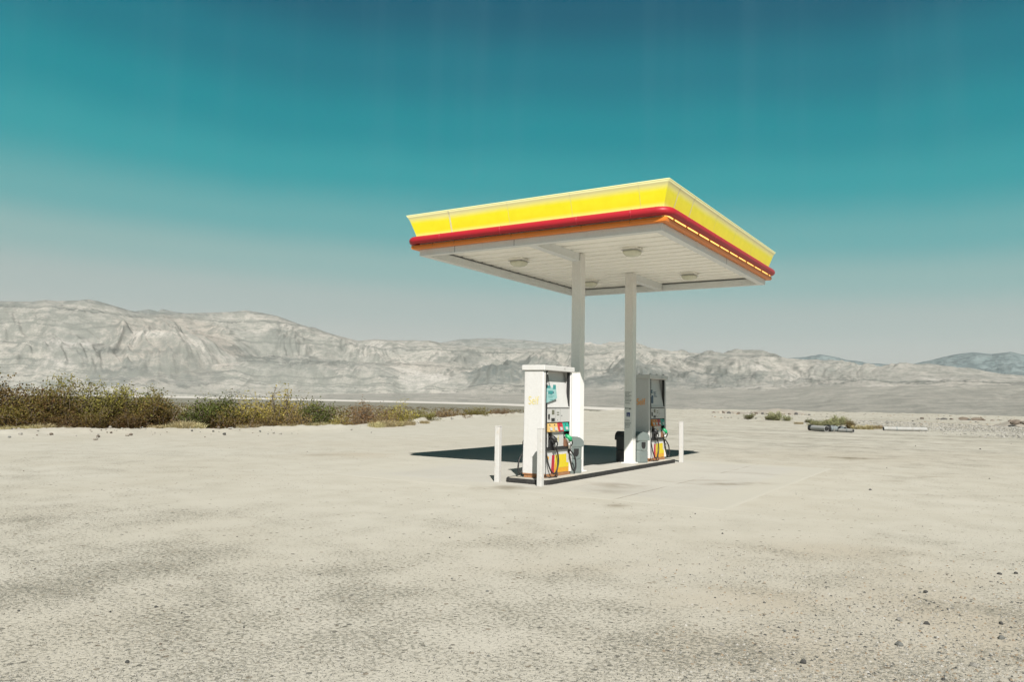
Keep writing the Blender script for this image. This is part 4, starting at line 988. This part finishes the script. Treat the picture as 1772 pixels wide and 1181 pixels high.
def shrub_mesh(seed, h, w, nstem, nleaf, leaf, upright=.5, fill=.2, spikes=0):
    """returns (stem MB, leaf verts, faces, tints)"""
    rr = random.Random(seed); st = MB(); segs = []
    for i in range(nstem):
        an = rr.uniform(0, 6.283); lean = rr.uniform(.05, 1)**.8*w*.5; hh = h*rr.uniform(.62, 1.0)*(1-.28*(lean/(w*.5))**2)
        if i < spikes: hh = h*rr.uniform(1.05, 1.25); lean *= .6
        b0 = Vector((math.cos(an)*.12*w*rr.random(), math.sin(an)*.12*w*rr.random(), -.1))
        pts = []
        for k in range(6):
            u = k/5; r_ = lean*(u**(1-.4*upright)); pts.append(b0+Vector((math.cos(an)*r_+rr.gauss(0, .03)*w*u, math.sin(an)*r_+rr.gauss(0, .03)*w*u, hh*u**(.9))))
        st.tube(pts, [.022*h/2*(1-.8*k/5)+.003 for k in range(6)], 4, cap=False)
        segs.append((pts, 1.0))
        for j in range(rr.randrange(3, 6)):
            k = rr.randrange(1, 5); p = pts[k]; dr = Vector((rr.gauss(0, .6), rr.gauss(0, .6), rr.uniform(.2, 1))).normalized(); ln = h*rr.uniform(.18, .36)
            q = [p, p+dr*ln*.5+Vector((0, 0, .03*h)), p+dr*ln+Vector((0, 0, .10*h))]
            st.tube(q, [.010, .007, .003], 3, cap=False); segs.append((q, .8))
    vs = []; fs = []; ti = []
    for i in range(nleaf):
        pts, wt = segs[rr.randrange(len(segs))]; u = 1-rr.random()**1.5*.92
        f = u*(len(pts)-1); k = min(int(f), len(pts)-2); p = pts[k].lerp(pts[k+1], f-k)
        sp = .055*h*(.6+rr.random())
        if rr.random() < fill: p = p+Vector((rr.gauss(0, .1)*w, rr.gauss(0, .1)*w, -rr.random()*.35*h)); p.z = max(p.z, .03)
        p = p+Vector((rr.gauss(0, sp), rr.gauss(0, sp), rr.gauss(0, sp*.8)))
        if p.z < 0: p.z = rr.random()*.15
        d1 = Vector((rr.gauss(0, 1), rr.gauss(0, 1), rr.gauss(.5, .9))).normalized(); d2 = d1.cross(Vector((rr.gauss(0, 1), rr.gauss(0, 1), rr.gauss(0, 1)))).normalized()
        s1 = leaf*rr.uniform(.6, 1.5); s2 = s1*rr.uniform(.3, .55); o = len(vs)
        vs += [p-d2*s2*.5, p+d1*s1*.5-d2*s2, p+d1*s1, p+d1*s1*.5+d2*s2]; fs.append((o, o+1, o+2, o+3))
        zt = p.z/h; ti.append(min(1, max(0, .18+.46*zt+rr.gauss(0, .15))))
    return st, vs, fs, ti
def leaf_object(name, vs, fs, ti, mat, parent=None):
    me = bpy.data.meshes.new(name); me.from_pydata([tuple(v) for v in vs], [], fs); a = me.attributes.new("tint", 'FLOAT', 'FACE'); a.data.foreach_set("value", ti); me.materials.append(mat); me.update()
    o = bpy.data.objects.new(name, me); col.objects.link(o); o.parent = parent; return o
PROTO = {}
def make_shrub(key, name, seed, h, w, nstem, nleaf, leaf, mat, cat="shrub", **kw):
    t = empty(name, (0, 0, 0), "", cat); st, vs, fs, ti = shrub_mesh(seed, h, w, nstem, nleaf, leaf, **kw)
    st.build("branches", M['stem'], t, fix=False); leaf_object("foliage", vs, fs, ti, LM[mat], t); PROTO[key] = [t, 0]
make_shrub('brownA', "creosote_bush", 1, 2.0, 2.9, 34, 8200, .062, 'brown', spikes=2, fill=.3)
make_shrub('brownB', "creosote_bush", 2, 1.9, 3.1, 34, 8200, .062, 'brown', spikes=3, fill=.32)
make_shrub('oliveA', "creosote_bush", 3, 1.9, 2.9, 34, 8000, .062, 'olive', spikes=2, fill=.28)
make_shrub('greenA', "creosote_bush", 4, 1.5, 2.2, 26, 5600, .056, 'green', spikes=3, fill=.25)
make_shrub('yellowA', "creosote_bush", 5, 1.6, 2.6, 40, 5200, .052, 'yellow', spikes=3, fill=.15)
make_shrub('twigA', "dry_bush", 6, 1.5, 2.6, 44, 3600, .05, 'twig', spikes=2, fill=.2)
make_shrub('paleA', "rabbitbrush", 7, .8, 1.3, 30, 3000, .045, 'pale', fill=.3)
make_shrub('smallA', "desert_bush", 8, .7, 1.0, 18, 1200, .055, 'green', fill=.3)
def make_tuft():
    rr = random.Random(9); t = empty("grass_clump", (0, 0, 0), "", "grass clump"); vs = []; fs = []; ti = []
    for i in range(420):
        an = rr.uniform(0, 6.28); r_ = rr.random()**.6*.42; b_ = Vector((math.cos(an)*r_, math.sin(an)*r_, -.02)); a2 = an+rr.gauss(0, .7); ln = rr.uniform(.28, .62); lean = rr.uniform(.1, .75)
        d_ = Vector((math.cos(a2)*lean, math.sin(a2)*lean, 1)).normalized()*ln; sd = Vector((-math.sin(a2+rr.gauss(0, .8)), math.cos(a2), 0)).normalized()*rr.uniform(.006, .012)
        o = len(vs); m2 = b_+d_*.55+Vector((0, 0, .04)); vs += [b_-sd, b_+sd, m2+sd*.8, m2-sd*.8, b_+d_+Vector((d_.x*.25, d_.y*.25, -.06))]; fs += [(o, o+1, o+2, o+3), (o+3, o+2, o+4)]; q = min(1, max(0, rr.gauss(.5, .28))); ti += [q, q]
    leaf_object("blades", vs, fs, ti, LM['straw'], t); PROTO['tuft'] = [t, 0]
make_tuft()
def shrub(key, px, d, h, label, group, wscale=1.0, z=None):
    """stand a bush at photo column px and d metres out"""
    pr_, used = PROTO[key]; a = relaz(px)
    o = pr_ if used == 0 else copy_tree(pr_); PROTO[key][1] += 1
    x, y = d*math.sin(a+AZ), d*math.cos(a+AZ)
    hh = {'brownA': 2.0, 'brownB': 1.9, 'oliveA': 1.9, 'greenA': 1.5, 'yellowA': 1.6, 'twigA': 1.5, 'paleA': .8, 'smallA': .7, 'tuft': .6}[key]; s = h/hh
    o.location = (x, y, z if z is not None else -.25); o.scale = (s*wscale, s*wscale, s); o.rotation_euler.z = random.uniform(0, 6.28)
    tag(o, label, "grass clump" if key == 'tuft' else "shrub", group); return o
TH = "bushes in the thicket at the left"
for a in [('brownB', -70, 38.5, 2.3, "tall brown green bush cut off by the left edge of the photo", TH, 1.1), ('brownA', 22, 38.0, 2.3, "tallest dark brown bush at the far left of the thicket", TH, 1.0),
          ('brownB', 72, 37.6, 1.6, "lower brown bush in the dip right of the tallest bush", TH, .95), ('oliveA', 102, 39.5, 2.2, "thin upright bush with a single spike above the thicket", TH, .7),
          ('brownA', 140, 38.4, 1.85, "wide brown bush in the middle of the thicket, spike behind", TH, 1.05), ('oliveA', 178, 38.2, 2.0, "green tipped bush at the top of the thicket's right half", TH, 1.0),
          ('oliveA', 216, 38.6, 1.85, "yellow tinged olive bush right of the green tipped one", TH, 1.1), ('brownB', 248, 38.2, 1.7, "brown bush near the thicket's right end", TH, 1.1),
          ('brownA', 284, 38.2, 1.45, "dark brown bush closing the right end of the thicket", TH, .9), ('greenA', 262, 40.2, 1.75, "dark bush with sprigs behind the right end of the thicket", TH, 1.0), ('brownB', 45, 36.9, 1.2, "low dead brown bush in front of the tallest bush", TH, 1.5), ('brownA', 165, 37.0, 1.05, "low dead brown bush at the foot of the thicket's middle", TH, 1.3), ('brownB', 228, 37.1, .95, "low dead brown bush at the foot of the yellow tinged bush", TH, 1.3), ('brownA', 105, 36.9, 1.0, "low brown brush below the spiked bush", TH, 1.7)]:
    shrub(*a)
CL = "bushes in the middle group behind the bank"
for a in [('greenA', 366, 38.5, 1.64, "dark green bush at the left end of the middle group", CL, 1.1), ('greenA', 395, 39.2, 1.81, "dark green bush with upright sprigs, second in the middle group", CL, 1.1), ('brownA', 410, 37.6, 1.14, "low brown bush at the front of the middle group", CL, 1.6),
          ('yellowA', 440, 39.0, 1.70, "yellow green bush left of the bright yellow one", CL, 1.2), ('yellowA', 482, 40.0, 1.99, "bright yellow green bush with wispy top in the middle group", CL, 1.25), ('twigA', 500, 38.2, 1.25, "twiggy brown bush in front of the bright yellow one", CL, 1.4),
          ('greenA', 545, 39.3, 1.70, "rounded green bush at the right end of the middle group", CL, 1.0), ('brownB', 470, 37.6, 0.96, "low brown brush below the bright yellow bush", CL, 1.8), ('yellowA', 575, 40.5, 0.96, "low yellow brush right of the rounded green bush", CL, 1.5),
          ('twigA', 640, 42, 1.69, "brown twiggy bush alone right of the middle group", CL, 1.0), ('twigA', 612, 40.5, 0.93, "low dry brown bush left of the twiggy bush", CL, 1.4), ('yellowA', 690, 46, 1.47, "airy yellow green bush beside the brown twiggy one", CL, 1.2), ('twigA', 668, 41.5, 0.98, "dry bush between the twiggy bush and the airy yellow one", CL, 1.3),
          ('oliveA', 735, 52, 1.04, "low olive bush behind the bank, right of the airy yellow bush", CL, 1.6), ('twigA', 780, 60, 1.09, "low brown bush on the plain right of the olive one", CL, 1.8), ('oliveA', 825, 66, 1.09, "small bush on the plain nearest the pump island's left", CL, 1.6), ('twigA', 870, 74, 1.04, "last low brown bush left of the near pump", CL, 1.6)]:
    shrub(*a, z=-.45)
RS = "small shrubs on the right of the lot"
for a in [('smallA', 1297, 76, .72, "small green shrub, leftmost on the right of the lot", RS, 1.0), ('paleA', 1341, 72, .95, "round pale green shrub on the right of the lot", RS, 1.1), ('smallA', 1331, 73, .6, "small dark shrub at the left foot of the round pale shrub", RS, .8), ('paleA', 1362, 72, .55, "small pale shrub right of the round pale one", RS, 1.0), ('smallA', 1397, 68, .35, "tiny green shrub left of the pale shrubs by the pipes", RS, 1.0),
          ('paleA', 1415, 56, .55, "pale shrub behind the left end of the pipe pile", RS, 1.4), ('paleA', 1438, 55, .7, "pale shrub behind the middle of the pipe pile", RS, 1.3), ('paleA', 1452, 62, .85, "tall pale shrub at the back behind the pipe pile", RS, 1.1), ('smallA', 1436, 64, .55, "dark green shrub among the pale shrubs behind the pipes", RS, 1.3), ('smallA', 1409, 62, .55, "green shrub at the left of the pale shrubs behind the pipes", RS, 1.2), ('brownA', 1469, 55, .62, "brown twiggy shrub at the right end of the pipe pile", RS, 1.0),
          ('tuft', 1382, 62, .3, "straw coloured grass clump left of the pipe pile", "dry grass clumps at the right", 1.6), ('tuft', 1492, 54, .42, "straw coloured grass clump right of the brown shrub", "dry grass clumps at the right", 2.2), ('tuft', 1512, 57, .36, "straw coloured grass clump beside the long pipe's left end", "dry grass clumps at the right", 1.9)]:
    shrub(*a, z=-.03)
GT = "dry grass clumps along the bank"
i = 0
for px, d, h in [(60, 35.4, .35), (82, 35.6, .42), (20, 35.5, .3), (118, 35.7, .28), (275, 36.0, .3), (300, 36.2, .35), (322, 36.4, .5), (330, 37.4, .5), (345, 36.6, .4), (425, 36.8, .3), (455, 37.0, .36), (500, 37.0, .34), (520, 37.1, .38), (545, 37.5, .4), (560, 37.8, .44), (580, 38.0, .38), (655, 39.6, .42), (672, 40.3, .5), (690, 41.3, .42), (712, 43, .36), (738, 46, .3), (600, 38.3, .26)]:
    shrub('tuft', px, d, h, "pale straw clump at the foot of the bushes along the bank", GT, 1.3, z=-.02); i += 1

# low scrub of the plain: uncountable
def plain_scrub():
    rr = random.Random(21); vs = []; fs = []; ti = []
    for i in range(6500):
        rel = R(rr.uniform(-40, 8)); e = float(lot_edge(np.array([rel]))[0]); d = e+34+rr.random()**1.6*560
        x, y = d*math.sin(rel+AZ), d*math.cos(rel+AZ); z = float(plain_z(np.array(d), np.array(rel))); h = rr.uniform(.25, .62)*(1 if d < 150 else 1.35); tone = rr.random()
        for k in range(16 if d < 150 else 9):
            p = Vector((x+rr.gauss(0, .34)*h*1.2, y+rr.gauss(0, .34)*h*1.2, z+rr.random()*h*.75)); d1 = Vector((rr.gauss(0, 1), rr.gauss(0, 1), rr.gauss(.6, .8))).normalized(); d2 = d1.cross(Vector((rr.gauss(0, 1), rr.gauss(0, 1), rr.gauss(0, 1)))).normalized()
            s1 = h*rr.uniform(.3, .6); s2 = s1*.4; o = len(vs); vs += [p-d2*s2*.5, p+d1*s1*.5-d2*s2, p+d1*s1, p+d1*s1*.5+d2*s2]; fs.append((o, o+1, o+2, o+3)); ti.append(min(1, max(0, tone+rr.gauss(0, .12))))
    o = leaf_object("desert_scrub", vs, fs, ti, LM['brown']); tag(o, "low brown scrub dotting the plain beyond the lot", "scrub", kind="stuff")
plain_scrub()

# ================================================================== PIPES AND RUBBLE AT THE RIGHT
def at(px, d, z=0.0):
    a = relaz(px); return Vector((d*math.sin(a+AZ), d*math.cos(a+AZ), z))
def pipe(name, pa, pb, r, mat, label, cat, group, flange=None, openend=True):
    t = empty(name, pa, label, cat, group); b_ = pb-pa; m_ = mb(); n = 20
    ax = b_.normalized(); u_ = ax.cross(Vector((0, 0, 1))).normalized(); w_ = u_.cross(ax); c0 = Vector((0, 0, r))
    def ring(s, rad): return [tuple(c0+ax*s+(u_*math.cos(2*math.pi*j/n)+w_*math.sin(2*math.pi*j/n))*rad) for j in range(n)]
    Ln = b_.length
    m_.rings([ring(.02, r*.86), ring(0, r*.86), ring(0, r), ring(Ln, r), ring(Ln, r*.86), ring(Ln-.02, r*.86)], caps=False, smooth=False); m_.build("pipe_wall", M[mat], t)
    m_ = mb(); m_.rings([ring(.019, r*.865), ring(.0195, r*.865)]); m_.rings([ring(Ln-.019, r*.865), ring(Ln-.0195, r*.865)]); m_.build("pipe_bore", M['black'], t)
    for s, rad, wd, mt in flange or []:
        m_ = mb(); m_.rings([ring(s, r), ring(s, rad), ring(s+wd, rad), ring(s+wd, r)], caps=False, smooth=False); m_.build("collar", M[mt], t)
    return t
PG = "pipe sections dumped at the right of the lot"
pipe("pipe", at(1402, 48.6), at(1430, 47.4), .16, 'pvc', "short white pipe with black rubber end at the left of the pipe pile", "pipe", PG, [(0.0, .185, .22, 'black')])
pipe("pipe", at(1428, 47.6), at(1446, 48.0), .17, 'pipe_grey', "dark grey pipe stub with black collar in the middle of the pile", "pipe", PG, [(0.0, .21, .25, 'black'), (.42, .20, .08, 'steel')])
pipe("pipe", at(1446, 48.3), at(1462, 47.9), .15, 'pipe_grey', "grey blue pipe piece right of the dark stub", "pipe", PG, [(.3, .185, .12, 'black')])
pipe("pipe", at(1452, 47.5), at(1476, 46.9), .10, 'pvc', "thin pale pipe pointing right out of the pile", "pipe", PG, [(.55, .115, .06, 'pipe_grey')])
pipe("pipe", at(1441, 48.7, .0), at(1458, 49.0, .02), .12, 'pvc', "white pipe lying behind the grey pieces of the pile", "pipe", PG)
pipe("pipe", at(1528, 52.5), at(1602, 53.6), .125, 'pvc', "long straight white pipe lying alone before the rubble", "pipe", PG, [(0.75, .135, .05, 'pipe_grey')])
rock(1524, 741, 11, 'brown', "brown stone at the open end of the long white pipe", "rocks at the right of the lot", 1, name="rock")
rock(1535, 733, 8, 'dark', "dark stone above the left end of the long pipe", "rocks at the right of the lot", 2, name="rock")
def rubble_region(rr):
    while True:
        px = rr.uniform(1480, 1850); d = rr.uniform(46, 80)
        c_ = 72-.035*(px-1500); wv = 5+6*((px-1480)/300)
        if rr.random() < math.exp(-((d-c_+wv*.5)/wv)**2): p = at(px, d); return p.x, p.y, .02+.18*math.exp(-((d-c_)/4)**2), rr.choice([.5, .8, 1, 1.6])
gravel("rubble", 6500, rubble_region, (.022, .062), [gm[k] for k in 'abcafb'], "grey rubble strip behind the long white pipe", 8, "rubble")
def sparse_region(rr):
    px = rr.uniform(1230, 1850); d = rr.uniform(70, 140); p = at(px, d); return p.x, p.y, .02, rr.choice([.4, .6, 1.2])
gravel("loose_stones", 700, sparse_region, (.05, .14), [gm[k] for k in 'cdebe'], "loose stones strewn over the far right of the lot", 9, "stones")
# low spoil mound with rocks
def mound(name, px, d, wx_, wy_, h, mat, label):
    n = 40; x = np.linspace(-1, 1, n); X, Y = np.meshgrid(x, x); r_ = np.sqrt(X*X+Y*Y); Z = h*np.clip(1-r_**2, 0, 1)**1.3*(1+.5*fbm(X*2+px, Y*2, 4))-.05
    c_ = at(px, d); ca, sa = math.cos(-AZ-relaz(px)), math.sin(-AZ-relaz(px)); Xs, Ys = X*wx_, Y*wy_
    o = grid_mesh(name, Xs*ca-Ys*sa, Xs*sa+Ys*ca, Z, mat); o.location = c_; return tag(o, label, "mound", kind="structure")
mound("spoil_mound", 1345, 118, 4.6, 5, .75, RM['tan'], "low tan spoil mound with rocks behind the shrubs"); mound("spoil_ridge", 1265, 116, 3.2, 3, .32, RM['tan'], "low earth ridge left of the spoil mound"); mound("rock_bank", 1765, 75, 2.2, 3, .5, RM['tan'], "low bank of rocks at the right edge of the photo")
for i, (px, d, s) in enumerate([(1236, 112, .30), (1247, 112, .34), (1252, 113, .30), (1262, 112, .36), (1271, 113, .28), (1279, 112, .22), (1304, 114, .32), (1309, 113, .26), (1320, 112, .22), (1328, 113, .26), (1338, 116, .2), (1352, 113, .3), (1366, 113, .24), (1378, 114, .3), (1389, 112, .24), (1342, 119, .22), (1372, 122, .2), (1310, 120, .24), (1400, 110, .26), (1336, 110, .2)]):
    k = ['brown', 'tan', 'brown', 'dark', 'tan'][i % 5]; p = at(px, d); hgt = .5*math.exp(-((px-1345)/32)**2-((d-118)/3.5)**2)
    o = bpy.data.objects.new("rock", ROCKS[k][i % 3]); col.objects.link(o); o.location = (p.x, p.y, hgt-.05); o.scale = (s*1.1, s*1.1, s); o.rotation_euler.z = i*1.3
    tag(o, "brown or tan rock on the spoil mound behind the shrubs", "rock", "rocks on the spoil mound")
for i, (px, d, s) in enumerate([(1632, 104, .4), (1645, 103, .34), (1666, 101, .55), (1675, 101, .4), (1688, 101, .6), (1697, 102, .5), (1622, 105, .3), (1595, 106, .28), (1716, 98, .3)]):
    p = at(px, d); o = bpy.data.objects.new("rock", ROCKS['brown' if i % 3 else 'dark'][i % 3]); col.objects.link(o); o.location = (p.x, p.y, -.05); o.scale = (s*1.1, s*.8, s*.62); o.rotation_euler.z = i*1.7
    tag(o, "flat brown rock on the far rim above the rubble strip", "rock", "flat rocks on the far rim")
for i in range(26):
    px = random.uniform(1745, 1800); d = random.uniform(70, 77); p = at(px, d); s = random.uniform(.14, .36); o = bpy.data.objects.new("rock", ROCKS[random.choice(['brown', 'tan', 'brown', 'grey'])][i % 3]); col.objects.link(o)
    o.location = (p.x, p.y, .32*math.exp(-((px-1765)/30)**2)); o.scale = (s, s, s*.8); o.rotation_euler.z = i
    tag(o, "brown rock heaped on the bank at the right edge", "rock", "rocks heaped at the right edge")

# ================================================================== LIGHT, SKY, AIR
SD = Vector((-.6874, .8765, -1.0)).normalized()          # direction the sunlight travels
sl = bpy.data.lights.new("sun", 'SUN'); sl.energy = 5.0; sl.angle = R(.5); sl.color = (1.0, .965, .90)
so = bpy.data.objects.new("sun", sl); col.objects.link(so); so.rotation_euler = SD.to_track_quat('-Z', 'Y').to_euler(); so.location = (20, -20, 40)
SUN_EL = math.asin(-SD.z); SUN_AZ = math.atan2(-SD.x, -SD.y)   # compass-style from +Y towards +X
w = bpy.data.worlds.new("World"); scene.world = w; w.use_nodes = True
nt = w.node_tree; bg = nt.nodes["Background"]
sky = N(nt, "ShaderNodeTexSky"); sky.sky_type = 'NISHITA'; sky.sun_disc = False; sky.sun_elevation = SUN_EL; sky.sun_rotation = SUN_AZ; sky.altitude = 600; sky.air_density = 1.0; sky.dust_density = 1.2; sky.ozone_density = 2.0
tc = N(nt, "ShaderNodeTexCoord"); sx = N(nt, "ShaderNodeSeparateXYZ"); nt.links.new(tc.outputs["Generated"], sx.inputs[0])
el = math_(nt, 'MULTIPLY', math_(nt, 'ARCSINE', sx.outputs[2]), 180/math.pi)
azn = math_(nt, 'ARCTAN2', sx.outputs[0], sx.outputs[1])
ra = math_(nt, 'SUBTRACT', azn, AZ)
wide = N(nt, "ShaderNodeCombineXYZ"); nt.links.new(math_(nt, 'MULTIPLY', azn, 3.2), wide.inputs[0]); nt.links.new(math_(nt, 'MULTIPLY', el, .035), wide.inputs[1])
n_w = noise(nt, wide.outputs[0], 1.0, 2, .5, .3)
fine = N(nt, "ShaderNodeCombineXYZ"); nt.links.new(math_(nt, 'MULTIPLY', azn, 24.0), fine.inputs[0]); nt.links.new(math_(nt, 'MULTIPLY', el, .02), fine.inputs[1])
n_f = noise(nt, fine.outputs[0], 1.0, 3, .5)
els = math_(nt, 'ADD', el, math_(nt, 'MULTIPLY', math_(nt, 'SINE', ra), 1.7))
els = math_(nt, 'ADD', els, math_(nt, 'MULTIPLY', sstep(nt, el, 6, 22), math_(nt, 'MULTIPLY_ADD', n_w, -3.0, 1.5)))
def srgb(r_, g_, b_): return tuple((c/12.92 if c <= .04045 else ((c+.055)/1.055)**2.4) for c in (r_/255, g_/255, b_/255))
EXPO = .75
k = 2**(-EXPO)
stops = [(0, (180, 183, 177)), (3.5, (177, 182, 177)), (6.4, (166, 180, 176)), (9.2, (140, 176, 173)), (11.9, (100, 167, 168)), (15.8, (40, 153, 159)), (19.2, (0, 137, 148)), (23.4, (0, 117, 134)), (27.5, (0, 92, 115)), (32, (0, 60, 92)), (42, (0, 24, 42)), (60, (0, 9, 20))]
rp = ramp(nt, [(min(1, e/60), tuple(c*k for c in srgb(*c_))) for e, c_ in stops], 'EASE')
nt.links.new(math_(nt, 'MULTIPLY', els, 1/60), rp.inputs[0])
tint = math_(nt, 'MULTIPLY', math_(nt, 'MULTIPLY_ADD', n_f, 2.0, -1.0), sstep(nt, el, 10, 20))
colr = mix(nt, math_(nt, 'MULTIPLY', math_(nt, 'MAXIMUM', tint, 0.0), .13), rp.outputs[0], tuple(k*c for c in srgb(120, 170, 178)))
nsk = mix(nt, 1.0, sky.outputs[0], (.10, .10, .10), 'MULTIPLY')
fin = mix(nt, .985, nsk, colr)
nt.links.new(fin, bg.inputs["Color"]); bg.inputs["Strength"].default_value = 1.0

# even haze over the whole valley
m_ = mb(); m_.box(-16500, 9000, -1500, 20000, -70, 1420)
hz = m_.build("haze", [bpy.data.materials.new("valley_haze")]); tag(hz, "thin pale haze filling the valley air", "haze", kind="stuff")
hm = hz.data.materials[0]; hm.use_nodes = True; t_ = hm.node_tree; t_.nodes.remove(t_.nodes["Principled BSDF"])
pv = N(t_, "ShaderNodeVolumePrincipled"); pv.inputs["Density"].default_value = 0.85e-5; pv.inputs["Color"].default_value = (.93, .95, .96, 1); pv.inputs["Anisotropy"].default_value = 0.0
t_.links.new(pv.outputs[0], t_.nodes["Material Output"].inputs["Volume"])

# unused prototypes
for kx, (o, used) in PROTO.items():
    if used == 0:
        for ch in list(o.children): bpy.data.objects.remove(ch)
        bpy.data.objects.remove(o)

vs_ = scene.view_settings; vs_.view_transform = 'Standard'; vs_.look = 'None'; vs_.exposure = EXPO; vs_.gamma = 1.0; vs_.use_curve_mapping = False
scene.render.engine = 'CYCLES'; cy = scene.cycles; cy.use_denoising = True
cy.max_bounces = 8; cy.diffuse_bounces = 6; cy.glossy_bounces = 3; cy.transmission_bounces = 2; cy.volume_bounces = 1; cy.caustics_reflective = False; cy.caustics_refractive = False
